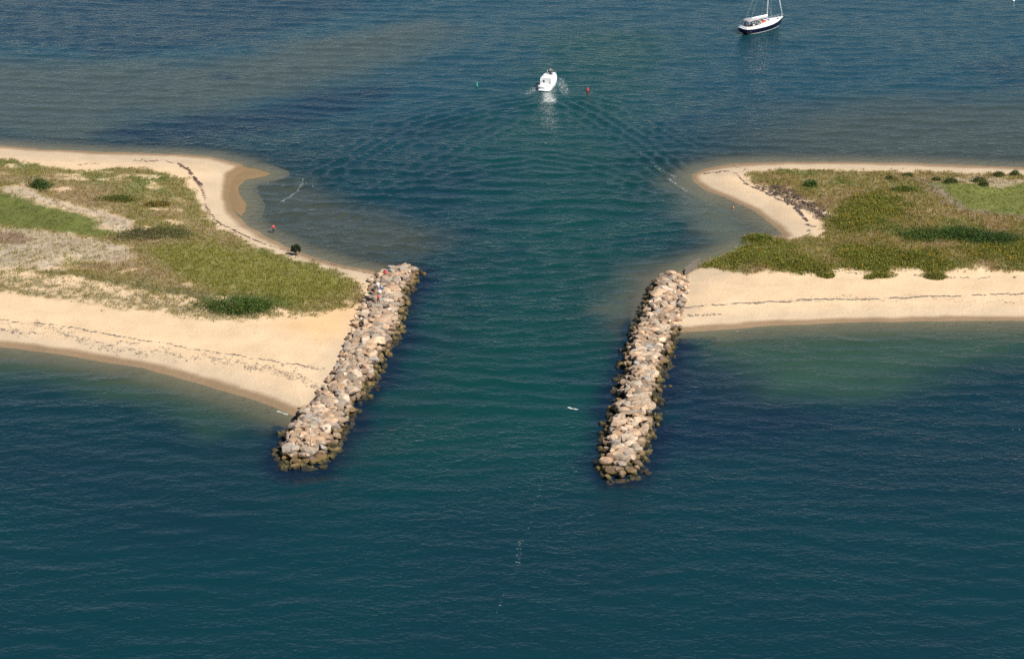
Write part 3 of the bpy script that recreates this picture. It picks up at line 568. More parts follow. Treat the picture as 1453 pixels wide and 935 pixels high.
shrub(340, 437, 10.0, 5.0, 1.75, DG, 'large dark green thicket on the edge of the meadow above the left beach', 5200, (.01, (.3, .14, .04)), 18)
shrub(1150, 264, 2.2, 1.9, 1.2, (.035, .075, .018), 'small round green shrub standing alone in grass above the wrack pile', 900)
shrub(1283, 271, 4.6, 2.4, .9, (.055, .085, .016), 'bright green shrub between the lone round one and the green marsh lawn', 1500)
shrub(1318, 336, 9.5, 4.5, 1.3, DG, 'dark green thicket forming the left arm of the long hedge of bushes', 3600, (.01, (.4, .2, .03)), 14)
shrub(1365, 337, 9.0, 5.0, 1.6, (.026, .060, .013), 'tallest dark green thicket in the middle of the long bush row', 4200, (.008, (.4, .2, .03)), 14)
shrub(1408, 341, 8.5, 5.0, 1.3, (.026, .058, .014), 'dark green thicket at the sandy end of the long bush row', 3600, None, 14)
for i, (uu, vv, w_, lab) in enumerate([(1261, 254, 1.8, 'small dull shrub at the left end of the row behind the far beach'), (1289, 250, 2.0, 'small dark shrub behind the far beach, above the bright green one'), (1328, 256, 1.8, 'upright dark shrub at the corner of the green marsh lawn'),
        (1350, 259, 2.8, 'round shrub on bare sand at the edge of the marsh lawn'), (1389, 258, 3.0, 'broad shrub in the sandy gap above the marsh lawn'), (1396, 263, 2.2, 'small dark shrub touching the marsh lawn below a broader one'), (1417, 250, 2.8, 'pale green shrub beside the far beach'), (1440, 248, 2.4, 'dark shrub at the edge of the far beach, last in the row')]):
    shrub(uu, vv, w_ * .82, w_ * .66, w_ * .32, (.042, .062, .020), lab, 620, seed=i + 3)
for i, (uu, vv, w_, lab) in enumerate([(1172, 391, 3.6, 'leafy green mound spilling onto the sand, nearest the timber bulkhead'), (1248, 392, 4.4, 'leafy green mound bulging onto the sand, middle of three'), (1328, 393, 4.6, 'leafy green mound spilling onto the sand below the long bush row')]):
    shrub(uu, vv, w_ * .8, 2.0, .5, (.072, .088, .016), lab, 1300, (.02, (.35, .2, .02)), seed=i + 31)
shrub(1075, 340, 5.5, 3.2, .95, (.065, .092, .016), 'yellow green bush on top of the bank above the cove', 1800, (.07, (.42, .26, .02)))

# the lone small tree
pt = gpt(420, 363); tree = empty('small_tree', pt); tag(tree, 'lone stunted cedar tree with bare trunk at the edge of the beach and meadow', 'tree')
m = MB(); m.tube([(0, 0, -.15), (.05, 0, .4), (-.05, .05, .9), (.1, 0, 1.5)], .11, 7, .06)
for a, r_, z0, z1 in ((0.3, .7, .6, 1.2), (2.6, .75, .45, .95), (4.2, .6, .7, 1.3), (1.5, .5, .8, 1.6), (5.6, .6, .4, .75)):
    m.tube([(0, 0, z0), (math.cos(a) * r_ * .6, math.sin(a) * r_ * .6, (z0 + z1) / 2), (math.cos(a) * r_, math.sin(a) * r_, z1)], .05, 6, .02)
m.build('trunk', M['bark'], tree, True)
rg = np.random.default_rng(5); ps = []
for cx_, cy_, cz_, r_ in ((0, 0, 1.35, .55), (.45, .1, 1.45, .42), (-.4, 0, 1.5, .42), (.62, 0, 1.05, .28), (-.68, .1, .95, .25), (.1, .2, 1.75, .38), (.5, -.1, 1.75, .25), (-.15, -.2, 1.0, .35), (-.5, 0, 1.75, .2), (.62, 0, .72, .14)):
    n = int(900 * r_); d = rg.normal(size=(n, 3)); d /= np.linalg.norm(d, axis=1)[:, None]; ps.append(np.array([cx_, cy_, cz_]) + d * (r_ * rg.uniform(.4, 1, n) ** .5)[:, None] * np.array([1, 1, .8]))
leaf_mesh('crown', np.concatenate(ps), (.035, .050, .026), .075, M_leaf, tree, None, rg)

# ------------------------------------------------------------------ seaweed wrack lines and driftwood
def flakes(name, polys, lab, col, zoff=.03, size=.16, cat='seaweed'):
    vs = []; fs = []; cl = []
    for pts, wpx, dens, sz in polys:
        pts = np.array(pts, float); seg = np.diff(pts, axis=0); L = np.hypot(seg[:, 0], seg[:, 1]); n = int(L.sum() * dens); s = RNG.uniform(0, L.sum(), n); cs = np.r_[0, np.cumsum(L)]
        u = np.interp(s, cs, pts[:, 0]); v = np.interp(s, cs, pts[:, 1]); wob = (vnoise(s / 22, s * 0, 5) - .5) * wpx * 1.2 + (vnoise(s / 6, s * 0, 6) - .5) * wpx * .5
        v = v + wob + RNG.normal(0, wpx * .16, n); gap = vnoise(s / 9, v / 2.2, 9) * .6 + vnoise(s / 3, v / 1.2, 8) * .4; k = gap > .36; u, v = u[k], v[k]; n = len(u)
        if not n: continue
        zz = ground_z(u, v); x, y = unproj(u, v, zz)
        for i in range(n):
            m_ = 6; r_ = sz * RNG.uniform(.4, 1.5); a0 = RNG.uniform(0, 6.28); st = RNG.uniform(1.0, 2.8); hh = r_ * RNG.uniform(.2, .5); b = len(vs)
            rr = r_ * RNG.uniform(.6, 1.2, m_)
            for j in range(m_): vs.append((x[i] + math.cos(a0 + j * 1.047) * rr[j] * st, y[i] + math.sin(a0 + j * 1.047) * rr[j], zz[i] - .04))
            vs.append((x[i], y[i], zz[i] + hh)); fs += [[b + j, b + (j + 1) % m_, b + m_] for j in range(m_)]; cl += [np.array(col) * RNG.uniform(.6, 1.5)] * (m_ + 1)
    o = mesh_obj(name, vs, np.array(fs), M_grass, None, False, {'tint': np.array(cl)}); return tag(o, lab, cat, kind='stuff')
WC = (.19, .155, .12)
flakes('seaweed_wrack', [([(-120, 440), (0, 454), (60, 461), (118, 467), (195, 480), (300, 500), (400, 515), (452, 524)], 3, 1.3, .16), ([(-120, 447), (0, 462), (100, 478), (230, 498), (350, 523), (460, 547)], 16, 4.2, .11), ([(300, 512), (380, 528), (450, 548)], 14, 3, .11),
                         ([(0, 468), (100, 480), (200, 492)], 7, 1.2, .14), ([(400, 518), (460, 525)], 8, 1.0, .14)], 'thin dark lines of dried seaweed along the wide orange beach', WC)
flakes('seaweed_wrack', [([(962, 438), (1000, 434), (1060, 431), (1100, 428), (1160, 426), (1300, 421), (1453, 418), (1600, 416)], 2.5, 2.4, .17), ([(1110, 427), (1300, 424), (1453, 424), (1600, 424)], 9, 2.0, .09), ([(975, 448), (1030, 447)], 5, 1.6, .15), ([(1100, 384), (1300, 392), (1453, 392)], 4, .25, .2)], 'dark seaweed line along the beach beside the empty jetty', WC)
flakes('seaweed_wrack', [([(1000, 247), (1030, 243), (1045, 248), (1060, 262), (1090, 276), (1120, 290)], 3, 2.2, .18), ([(1128, 294), (1138, 304), (1146, 314), (1149, 325), (1147, 334)], 1.6, 4, .2), ([(1040, 236), (1060, 240), (1050, 246)], 4, 1.2, .15), ([(1150, 320), (1165, 325)], 6, .8, .2), ([(1070, 262), (1110, 282), (1150, 306)], 8, 1.6, .2)], 'dark seaweed curving round the sandy cove below the driftwood', (.10, .075, .065))
flakes('seaweed_wrack', [([(255, 235), (268, 242), (275, 252), (284, 266)], 5, 6, .22), ([(283, 262), (290, 280), (292, 295), (310, 317), (335, 330), (370, 345)], 2.4, 2.0, .17), ([(190, 228), (230, 229), (262, 236)], 5, 1.6, .16), ([(110, 234), (140, 232)], 3, 1.2, .14), ([(370, 345), (420, 360), (480, 378), (525, 388)], 1.6, 1.3, .13)], 'brown seaweed band on the pale spit above the lone cedar', (.11, .07, .055))
# brown wrack pile
u_ = RNG.uniform(1065, 1180, 5000); v_ = RNG.uniform(250, 315, 5000); zz = ground_z(u_, v_); x_, y_ = unproj(u_, v_, zz); s_ = psd(x_, y_, WRACK_R, 1.2) + fbm(x_ / 2, y_ / 2, 88) * 4; k = s_ > .75
pp = np.stack([x_[k], y_[k], zz[k] + RNG.uniform(0, .25, k.sum())], 1); o = leaf_mesh('wrack_pile', np.repeat(pp, 3, 0) + RNG.normal(0, .12, (len(pp) * 3, 3)), (.17, .125, .09), .12, M_grass, None); tag(o, 'brown heap of dead reeds and wrack between the cove sand and the grass', 'debris', kind='stuff')
rg = random.Random(4)
DRL = ['driftwood log lying in the brown wrack, nearest the far grass', 'short driftwood log in the wrack pile above the cove', 'driftwood log crossing the middle of the wrack pile', 'long bare driftwood log along the wrack pile', 'driftwood log near the cove end of the wrack pile', 'dark driftwood log at the cove corner of the wrack pile']
for i, (a, b, l_) in enumerate([(1105, 268, 2.4), (1117, 275, 1.8), (1135, 283, 2.8), (1148, 292, 3.2), (1158, 301, 2.4), (1168, 308, 2.2)]):
    p = gpt(a, b); root = empty('driftwood_log', p + Vector((0, 0, .25)), -.5 + rg.uniform(-.5, .5)); tag(root, DRL[i], 'driftwood', 'driftwood in the wrack pile')
    mm = MB().tube([(-l_ / 2, 0, 0), (-l_ / 5, .06, .05), (l_ / 5, -.04, .03), (l_ / 2, .05, 0)], .14, 8, .08); mm.build('log', M['drift'], root, True)
    MB().tube([(l_ * .1, 0, 0), (l_ * .2, .25, .3), (l_ * .22, .5, .4)], .05, 6, .02).build('branch_stub', M['drift'], root, True)

# ------------------------------------------------------------------ timber bulkhead at the root of the right jetty
zB = .9; pts = [P3(972, 388, zB), P3(981, 380, zB), P3(991, 374, zB)]
bk = empty('timber_bulkhead', (pts[1].x, pts[1].y, 0)); tag(bk, 'weathered plank bulkhead running from the jetty root up to the grassy bank', 'bulkhead')
mpl = MB(); mcap = MB()
for a, b in zip(pts[:-1], pts[1:]):
    dv = b - a; L_ = dv.length; an = math.atan2(dv.y, dv.x); c_ = (a + b) / 2 - bk.location
    for q in range(int(L_ / .25)):
        w = a + dv * ((q + .5) * .25 / L_) - bk.location; mpl.box((w.x, w.y, .55 + random.uniform(-.03, .03)), (.235, .09, 2.0), an)
    mcap.box((c_.x, c_.y, 1.60), (L_ + .2, .32, .14), an)
mpl.build('planks', M['timber'], bk); mcap.build('cap_rail', M['timber'], bk)
for p in pts:
    q = p - bk.location; MB().lathe([(.16, -1), (.15, 1.75), (.10, 1.8)], (q.x, q.y + .1, 0)).build('post', M['timber'], bk, True)

# ------------------------------------------------------------------ people
def skin_body(name, joints, edges, rad, mat, parent, root_i=0, sub=1):
    me = bpy.data.meshes.new(name); me.from_pydata(joints, edges, []); o = bpy.data.objects.new(name, me); COL.objects.link(o); o.parent = parent
    s = o.modifiers.new('skin', 'SKIN'); s.use_smooth_shade = True
    for i, sv in enumerate(me.skin_vertices[0].data): sv.radius = (rad[i], rad[i] * .9); sv.use_root = (i == root_i)
    b = o.modifiers.new('sub', 'SUBSURF'); b.levels = sub; b.render_levels = sub; me.materials.append(mat); return o
def person(loc, rz, lab, shirt, legs, hairm, pose='stand', arms='down', s=1.0, hat=None, long=True):
    root = empty('person', loc, rz); tag(root, lab, 'person'); root.scale = (s, s, s)
    if pose == 'stand':
        pel = (0, 0, .95); chest = (0, -.02, 1.32); neck = (0, 0, 1.47); head = (0, -.03, 1.63)
        kn = [(-.12, -.05, .50), (.12, -.02, .50)]; an = [(-.13, .0, .08), (.16, .04, .08)]; hip = [(-.10, 0, .90), (.10, 0, .90)]
        toe = [(-.14, -.17, .03), (.18, -.13, .03)]
    elif pose == 'crouch':
        pel = (0, .15, .38); chest = (0, -.10, .72); neck = (0, -.20, .86); head = (0, -.30, .98)
        hip = [(-.11, .12, .37), (.11, .12, .37)]; kn = [(-.19, -.30, .52), (.20, -.28, .50)]; an = [(-.16, -.05, .08), (.17, -.02, .08)]; toe = [(-.18, -.22, .03), (.19, -.20, .03)]
    else: # sit
        pel = (0, .1, .12); chest = (0, .08, .48); neck = (0, .06, .63); head = (0, .03, .79)
        hip = [(-.10, .08, .12), (.10, .08, .12)]; kn = [(-.13, -.34, .17), (.13, -.34, .16)]; an = [(-.13, -.40, -.24), (.13, -.42, -.24)]; toe = [(-.13, -.55, -.27), (.13, -.57, -.27)]
    c = Vector(chest); sh = [Vector(chest) + Vector((-.19, 0, .09)), Vector(chest) + Vector((.19, 0, .09))]
    if arms == 'down': el = [sh[0] + Vector((-.07, .03, -.28)), sh[1] + Vector((.07, .03, -.28))]; wr = [el[0] + Vector((0, -.08, -.24)), el[1] + Vector((0, -.08, -.24))]
    elif arms == 'fwd': el = [sh[0] + Vector((-.04, -.16, -.22)), sh[1] + Vector((.04, -.16, -.22))]; wr = [el[0] + Vector((.06, -.22, -.05)), el[1] + Vector((-.06, -.22, .02))]
    hd = [wr[i] + (wr[i] - el[i]).normalized() * .10 for i in (0, 1)]
    J = [pel, chest, neck, head, (head[0], head[1] - .0, head[2] + .10), sh[0], el[0], wr[0], hd[0], sh[1], el[1], wr[1], hd[1], hip[0], kn[0], an[0], toe[0], hip[1], kn[1], an[1], toe[1]]
    J = [tuple(Vector(j)) for j in J]
    E = [(0, 1), (1, 2), (2, 3), (3, 4), (1, 5), (5, 6), (6, 7), (7, 8), (1, 9), (9, 10), (10, 11), (11, 12), (0, 13), (13, 14), (14, 15), (15, 16), (0, 17), (17, 18), (18, 19), (19, 20)]
    RD = [.13, .14, .055, .095, .075, .06, .045, .032, .038, .06, .045, .032, .038, .085, .06, .042, .045, .085, .06, .042, .045]
    skin_body('body', J, E, RD, M['skin'], root, 0, 2)
    si = [0, 1, 5, 6, 9, 10]; mp = {a: b for b, a in enumerate(si)}
    nj = [J[i] for i in si]; nj[0] = tuple(Vector(J[0]) + (Vector(J[1]) - Vector(J[0])) * .12)
    skin_body('shirt', nj, [(0, 1), (1, 2), (2, 3), (1, 4), (4, 5)], [.165, .175, .085, .065, .085, .065], shirt, root, 0, 2)
    if long: si = [0, 13, 14, 15, 17, 18, 19]; ed = [(0, 1), (1, 2), (2, 3), (0, 4), (4, 5), (5, 6)]; rd = [.155, .11, .08, .062, .11, .08, .062]
    else: si = [0, 13, 14, 17, 18]; ed = [(0, 1), (1, 2), (0, 3), (3, 4)]; rd = [.155, .115, .09, .115, .09]
    skin_body('trousers' if long else 'shorts', [J[i] for i in si], ed, rd, legs, root, 0, 2)
    hx, hy, hz = J[3]; mh = MB().lathe([(.06, .17), (.11, .12), (.122, .03), (.115, -.02)][::-1] if hat is None else [(.20, .03), (.21, .05), (.125, .07), (.11, .15), (.05, .18)], (hx, hy + .015, hz + (.0 if hat is None else .02)))
    mh.build('hair' if hat is None else 'hat', hat or hairm, root, True)
    if hat: MB().lathe([(.10, -.08), (.112, .0), (.108, .06)], (hx, hy + .02, hz)).build('hair', hairm, root, True)
    mf = MB(); mf.tube([(hx, hy - .085, hz + .02), (hx, hy - .125, hz - .01)], .012, 6, .018)
    mf.build('nose', M['skin'], root, True)
    return root
person(gpt(388, 331) + Vector((0, 0, -.02)), R(35), 'person in red top and dark trousers walking at the water edge', M['redshirt'], M['navyc'], M['hair'], arms='down')
person(on_rock(537, 431), R(170), 'person in bright red top standing on the jetty boulders', M['redshirt'], M['navyc'], M['hair'], arms='fwd')
person(on_rock(530, 415), R(60), 'person in dark navy clothes crouching at the sand side of the jetty', M['navyc'], M['navyc'], M['hair'], pose='crouch', arms='fwd')
person(on_rock(542, 412), R(-70), 'person in grey shirt and blue jeans crouching on the jetty boulders', M['greyc'], M['jeans'], M['hair'], pose='crouch', arms='fwd')
def bucket(p, lab, h=.42, r=.24):
    root = empty('bucket', p); tag(root, lab, 'bucket', 'white buckets on the jetty')
    MB().lathe([(r * .82, 0), (r, h), (r * .94, h), (r * .8, .05)]).build('body', M['plastic'], root, True); MB().lathe([(r * 1.08, h - .05), (r * 1.08, h), (r * .9, h + .03), (.02, h + .035)]).build('lid', M['plastic'], root)
    MB().tube([(-r, 0, h * .9), (-r * .8, -.1, h * 1.05), (0, -.2, h * 1.12), (r * .8, -.1, h * 1.05), (r, 0, h * .9)], .012, 6).build('handle', M['alu'], root, True)
bucket(on_rock(537, 407), 'white lidded bucket on the rocks between the two crouching people', .5, .29)
bucket(on_rock(539, 416), 'white lidded bucket on the rocks just behind the standing red-topped person', .42, .29)
p = on_rock(547, 387); root = empty('bag', p); tag(root, 'small red bag lying on a boulder near the landward end', 'bag')
MB().box((0, 0, .14), (.55, .32, .3), .3, .8).build('body', M['redshirt'], root, True, .05); MB().tube([(-.18, 0, .28), (-.1, 0, .42), (.1, 0, .42), (.18, 0, .28)], .02, 6).build('handle', M['black'], root, True)
p = on_rock(441, 626); root = empty('marker_pole', p - Vector((0, 0, .2))); tag(root, 'thin grey marker pole with green top near the jetty tip', 'pole')
MB().tube([(0, 0, 0), (.02, 0, 2.3)], .05, 8).build('pole', M['alu'], root, True); MB().tube([(.02, 0, 2.3), (.03, 0, 2.95)], .075, 8).build('green_band', M['green'], root, True)

# ------------------------------------------------------------------ buoys
def buoy(u, v, mat, lab, cone):
    p = P3(u, v, 0); root = empty('channel_buoy', p); tag(root, lab, 'buoy', 'channel buoys')
    if cone: MB().lathe([(.20, -.3), (.24, .0), (.24, .35), (.18, .5), (.05, .82)]).build('float', mat, root, True); MB().lathe([(.04, .82), (.03, .92)]).build('top_mark', mat, root)
    else: MB().lathe([(.18, -.3), (.20, .0), (.20, .3), (.12, .4), (.11, .95), (.05, 1.0)]).build('float', mat, root, True); MB().lathe([(.04, 1.0), (.03, 1.12)]).build('top_mark', mat, root)
    MB().lathe([(.25 if cone else .21, -.02), (.27 if cone else .23, .04), (.25 if cone else .21, .1)]).build('collar', M['black'], root, True)
buoy(834, 130, M['red'], 'small red conical buoy beside the motor boat', True); buoy(677, 123, M['green'], 'small green can buoy in open water by the channel', False)
def fbuoy(u, v, r, mat, lab, z=0.):
    p = P3(u, v, z); root = empty('float', p); tag(root, lab, 'float'); MB().lathe([(r * math.cos(a), r * math.sin(a) + r * .4) for a in np.linspace(-1.4, 1.4, 9)]).build('ball', mat, root, True); MB().tube([(0, 0, r * 1.3), (0, 0, r * 1.8)], .03, 6).build('eye', M['alu'], root)
fbuoy(1040.5, 295, .15, M['orange'], 'tiny orange float in the shallows off the cove beach'); fbuoy(1438, 2, .32, M['plastic'], 'white mooring float at the far corner of open water')

# ------------------------------------------------------------------ boats
def hull_sections(L, beams, fb, draft, xs, keelz, n=9, flare=1.5):
    secs = []
    for x, b, f, k in zip(xs, beams, fb, keelz):
        s = []
        for j in range(-n, n + 1):
            t = j / n; a = abs(t); y = b * math.copysign(math.sin(min(1, a) * math.pi / 2) ** (1 / flare), t) if a > 0 else 0; z = k + (f - k) * a ** 2.4; s.append((x, y, z))
        secs.append(s)
    return secs
def polyslab(pts, z0, z1, zf=None):
    """prism on a plan outline; z may vary along x through zf"""
    m = MB(); n = len(pts); f0 = (lambda x: z0) if zf is None else (lambda x: zf(x) + z0); f1 = (lambda x: z1) if zf is None else (lambda x: zf(x) + z1)
    m.add([(x, y, f0(x)) for x, y in pts] + [(x, y, f1(x)) for x, y in pts], [list(range(n))[::-1], [n + i for i in range(n)]] + [[i, (i + 1) % n, n + (i + 1) % n, n + i] for i in range(n)]); return m
# sailing yacht
a = P3(1051, 50, 0); b = P3(1109, 35.5, 0); hd = math.atan2(b.y - a.y, b.x - a.x); Ls = 12.6; c = (a + b) / 2
yt = empty('sailboat', (c.x, c.y, .34), hd); yt.scale = (1.05, 1, 1); tag(yt, 'white decked sailing yacht with navy hull, furled sails and grey cockpit canopy', 'sailboat')
xs = np.array([-6.2, -5.6, -4.2, -2.5, -.5, 1.5, 3.4, 5.0, 6.0, 6.7]); bm_ = [1.15, 1.5, 1.85, 2.02, 2.08, 1.95, 1.5, .85, .38, .04]; sheer = [1.15, 1.08, 1.0, .98, 1.0, 1.08, 1.2, 1.38, 1.5, 1.6]; kz = [.25, -.1, -.45, -.6, -.65, -.6, -.5, -.25, .35, 1.2]
shf = lambda x: float(np.interp(x, xs, sheer)); bw = lambda x: float(np.interp(x, xs, bm_))
MB().loft(hull_sections(0, bm_, sheer, 0, xs, kz, flare=1.9)).build('hull', M['navy'], yt, True)
def outline(k, x0, x1, n=18):
    xx = np.linspace(x0, x1, n); return [(x, -bw(x) * k) for x in xx] + [(x, bw(x) * k) for x in xx[::-1]]
polyslab(outline(.985, -6.15, 6.6), -.05, .035, shf).build('deck', M['white'], yt)
mm = MB();
for sgn in (-1, 1): mm.tube([(x, sgn * bw(x) * 1.0, shf(x) + .03) for x in np.linspace(-6.2, 6.65, 24)], .06, 6)
mm.tube([(-6.2, -1.15, 1.18), (-6.25, 0, 1.2), (-6.2, 1.15, 1.18)], .06, 6); mm.build('toe_rail', M['white'], yt, True)
mm = MB()
for sgn in (-1, 1): mm.tube([(x, sgn * (bw(x) * math.sin(math.pi / 2 * max(0, (-.17 - float(np.interp(x, xs, kz))) / (shf(x) - float(np.interp(x, xs, kz)))) ** (1 / 2.4)) ** (1 / 1.9) + .01), -.17) for x in np.linspace(-5.3, 5.0, 24)], .06, 6)
mm.build('boot_stripe', M['boot'], yt, True)
cab = polyslab([(x, -w_) for x, w_ in ((-1.6, 1.25), (0, 1.3), (2, 1.15), (3.6, .75), (4.3, .35))] + [(x, w_) for x, w_ in ((4.3, .35), (3.6, .75), (2, 1.15), (0, 1.3), (-1.6, 1.25))], 0, .42, shf).build('cabin', M['white'], yt, False, .08)
for x in (-.9, .3, 1.5, 2.6):
    for sgn in (-1, 1): MB().box((x, sgn * (float(np.interp(x, [-1.6, 0, 2, 3.6], [1.25, 1.3, 1.15, .75])) + .01), shf(x) + .24), (.34, .05, .14)).build('porthole', M['dark'], cab)
polyslab([(1.7, -.3), (2.4, -.3), (2.4, .3), (1.7, .3)], .42, .50, shf).build('hatch', M['dark'], cab); polyslab([(4.7, -.28), (5.2, -.2), (5.2, .2), (4.7, .28)], .03, .10, shf).build('hatch', M['dark'], yt)
polyslab([(-5.3, -1.0), (-1.7, -1.05), (-1.7, 1.05), (-5.3, 1.0)], .04, .07, shf).build('cockpit_sole', M['teak'], yt)
mm = MB(); mm.box((-3.5, -1.2, 1.22), (3.6, .45, .34)); mm.box((-3.5, 1.2, 1.22), (3.6, .45, .34)); mm.box((-5.5, 0, 1.26), (.5, 2.4, .36)); mm.build('coaming', M['white'], yt, False, .05)
def arch(x, w_, z0, h, k=7): return [(x, -w_ * math.cos(math.pi * i / (k - 1)), z0 + h * math.sin(math.pi * i / (k - 1)) ** .6) for i in range(k)]
bim = MB(); S1 = [[(x, y, z) for (x, y, z) in [(xq, -wq * math.cos(math.pi * i / 10), z0 + hq * math.sin(math.pi * i / 10) ** .55) for i in range(2, 9)]] for xq, wq, z0, hq in ((-5.3, 1.55, 2.35, .45), (-4.3, 1.6, 2.4, .58), (-3.2, 1.6, 2.4, .6), (-2.0, 1.5, 2.2, .6), (-1.25, 1.4, 1.85, .5))]
bim.loft(S1 , cap=False); o = bim.build('bimini', M['canvas'], yt, True); o.modifiers.new('s', 'SOLIDIFY').thickness = .05
MB().loft([[(x, y, z) for y, z in ((-1.35, 1.5), (-1.1, 2.05), (0, 2.25), (1.1, 2.05), (1.35, 1.5))] for x in (-1.3, -1.2)]).build('spray_hood', M['deck'], yt)
mm = MB()
for x, w_ in ((-5.2, 1.35), (-3.4, 1.45), (-1.9, 1.4)):
    mm.tube([(x * 1. - .1, -w_, 1.2), (x, -w_, 2.5), (x, 0, 2.9), (x, w_, 2.5), (x - .1, w_, 1.2)], .025, 6)
mm.build('canopy_frame', M['alu'], yt, True)
mm = MB(); mm.tube([(-6.2, -1.1, 1.2), (-6.3, -1.1, 1.85), (-6.35, 0, 1.9), (-6.3, 1.1, 1.85), (-6.2, 1.1, 1.2)], .03, 6); mm.build('pushpit', M['alu'], yt, True)
MB().tube([(5.6, -.5, 1.45), (5.8, -.5, 2.05), (6.8, 0, 2.25), (5.8, .5, 2.05), (5.6, .5, 1.45)], .03, 6).build('pulpit', M['alu'], yt, True)
mm = MB()
for sgn in (-1, 1):
    for x in np.linspace(-5, 5, 7): mm.tube([(x, sgn * bw(x) * .97, shf(x)), (x, sgn * bw(x) * .97, shf(x) + .62)], .018, 5)
    for h in (.35, .62): mm.tube([(x, sgn * bw(x) * .97, shf(x) + h) for x in np.linspace(-6, 5.6, 14)], .010, 4)
mm.build('guard_rail', M['alu'], yt)
mx = 1.6; MB().tube([(mx, 0, 1.0), (mx - .05, 0, 8), (mx - .15, 0, 16.5)], .15, 10, .10).build('mast', M['white'], yt, True)
MB().tube([(mx - .1, 0, 2.35), (-3.4, 0, 2.75)], .09, 8).build('boom', M['white'], yt, True)
mm = MB(); mm.tube([(mx - .1, 0, 2.75), (.3, 0, 2.82), (-1.6, 0, 2.92), (-3.3, 0, 2.98)], .30, 10, .17); mm.build('furled_mainsail', M['sail'], yt, True)
MB().tube([(6.45, 0, 2.1), (5.2, 0, 6.0), (1.75, 0, 16.2)], .11, 8, .06).build('furled_jib', M['sail'], yt, True)
mm = MB(); mm.tube([(6.5, 0, 1.6), (1.6, 0, 16.4)], .015, 4); mm.tube([(-6.2, 0, 1.2), (1.45, 0, 16.4)], .015, 4); mm.tube([(-3.4, 0, 2.8), (1.45, 0, 16.3)], .014, 4)
for sgn in (-1, 1): mm.tube([(1.4, sgn * 1.85, 1.1), (1.5, sgn * 1.1, 6.8), (1.45, 0, 15.5)], .015, 4); mm.tube([(2.0, sgn * 1.7, 1.1), (1.5, 0, 6.6)], .015, 4)
mm.tube([(1.55, -1.1, 6.8), (1.55, 1.1, 6.8)], .035, 6); mm.build('rigging', M['alu'], yt)
MB().tube([(1.5, .0, 1.6), (.0, -.4, 2.3)], .05, 6).build('vang', M['white'], yt, True)
mm = MB(); mm.lathe([(.38, -.02), (.42, .03), (.38, .08)], (-4.6, 0, 1.7), 16); mm.tube([(-4.6, 0, 1.1), (-4.6, 0, 1.75)], .09, 8); mm.build('helm', M['alu'], yt, True)
def w2(x, y, z): return yt.matrix_basis @ Vector((x, y, z))
p = Matrix.Translation(yt.location) @ Matrix.Rotation(hd, 4, 'Z')
o = polyslab([(-.3, -.75), (1.1, -.55), (1.3, 0), (1.1, .55), (-.3, .75), (-.45, 0)], 0, .26).build('dinghy', M['redc'], None, True, .08); o.location = p @ Vector((-.1, .1, 1.46)); o.rotation_euler = (0, 0, hd); tag(o, 'small red folded dinghy lashed on the yacht cabin top by the mast', 'dinghy')
person(p @ Vector((-3.9, -1.15, 1.36)), hd + R(180), 'person in pale top sitting on the near cockpit bench of the yacht', M['sail'], M['greyc'], M['hair'], pose='sit', arms='fwd')
person(p @ Vector((-4.4, 1.1, 1.36)), hd, 'person in dark top sitting on the far cockpit bench of the yacht', M['navyc'], M['navyc'], M['hair'], pose='sit', arms='fwd')

# motor boat
a = P3(773, 130, 0); b = P3(785, 112, 0); hd2 = math.atan2(b.y - a.y, b.x - a.x) ; hd2 = R(75)
mbp = P3(779, 121, 0); pb = empty('motor_boat', mbp, hd2); tag(pb, 'white motor cruiser heading up the channel with foam at its stern', 'motor boat'); pb.scale = (.9, .84, .86)
xs = np.array([-4.7, -3.5, -1.5, .5, 2.2, 3.6, 4.7, 5.3]); bm_ = [1.62, 1.70, 1.76, 1.74, 1.52, 1.05, .45, .04]; sheer = [1.0, 1.02, 1.08, 1.18, 1.32, 1.46, 1.58, 1.66]; kz = [-.4, -.45, -.5, -.5, -.4, -.1, .55, 1.3]
shf2 = lambda x: float(np.interp(x, xs, sheer)); bw2 = lambda x: float(np.interp(x, xs, bm_))
MB().loft(hull_sections(0, bm_, sheer, 0, xs, kz, flare=2.2)).build('hull', M['white'], pb, True)
def out2(k, x0, x1, n=16):
    xx = np.linspace(x0, x1, n); return [(x, -bw2(x) * k) for x in xx] + [(x, bw2(x) * k) for x in xx[::-1]]
polyslab(out2(.98, -4.68, 5.2), -.06, .03, shf2).build('deck', M['white'], pb)
cb = polyslab([(-.6, -1.35), (1.2, -1.32), (2.6, -1.0), (3.7, -.45), (3.7, .45), (2.6, 1.0), (1.2, 1.32), (-.6, 1.35)], .0, .48, shf2).build('cabin', M['white'], pb, False, .12)
MB().box((2.6, 0, 1.80), (.55, .55, .08), 0, 1, 0, .05).build('hatch', M['dark'], cb)
ws = MB().loft([[(x0 + .0, y, z) for (x0, y, z) in q] for q in ([( .9, -1.25, 1.72), (1.5, -.8, 1.74), (1.75, 0, 1.76), (1.5, .8, 1.74), (.9, 1.25, 1.72)], [(.35, -1.15, 2.22), (.85, -.75, 2.26), (1.05, 0, 2.28), (.85, .75, 2.26), (.35, 1.15, 2.22)])], cap=False).build('windshield', M['dark'], pb); ws.modifiers.new('s', 'SOLIDIFY').thickness = .04
ht = polyslab([(-3.17, -1.3), (.2, -1.28), (.75, -.8), (.9, 0), (.75, .8), (.2, 1.28), (-3.17, 1.3)], 2.72, 2.82).build('hard_top', M['white'], pb, False, .04)
polyslab([(-3.15, -1.25), (.5, -1.22), (.5, 1.22), (-3.15, 1.25)], 1.0, 2.70).build('wheelhouse', M['white'], pb, False, .08); MB().box((-3.17, .5, 1.95), (.06, .4, .5)).build('door', M['dark'], pb)
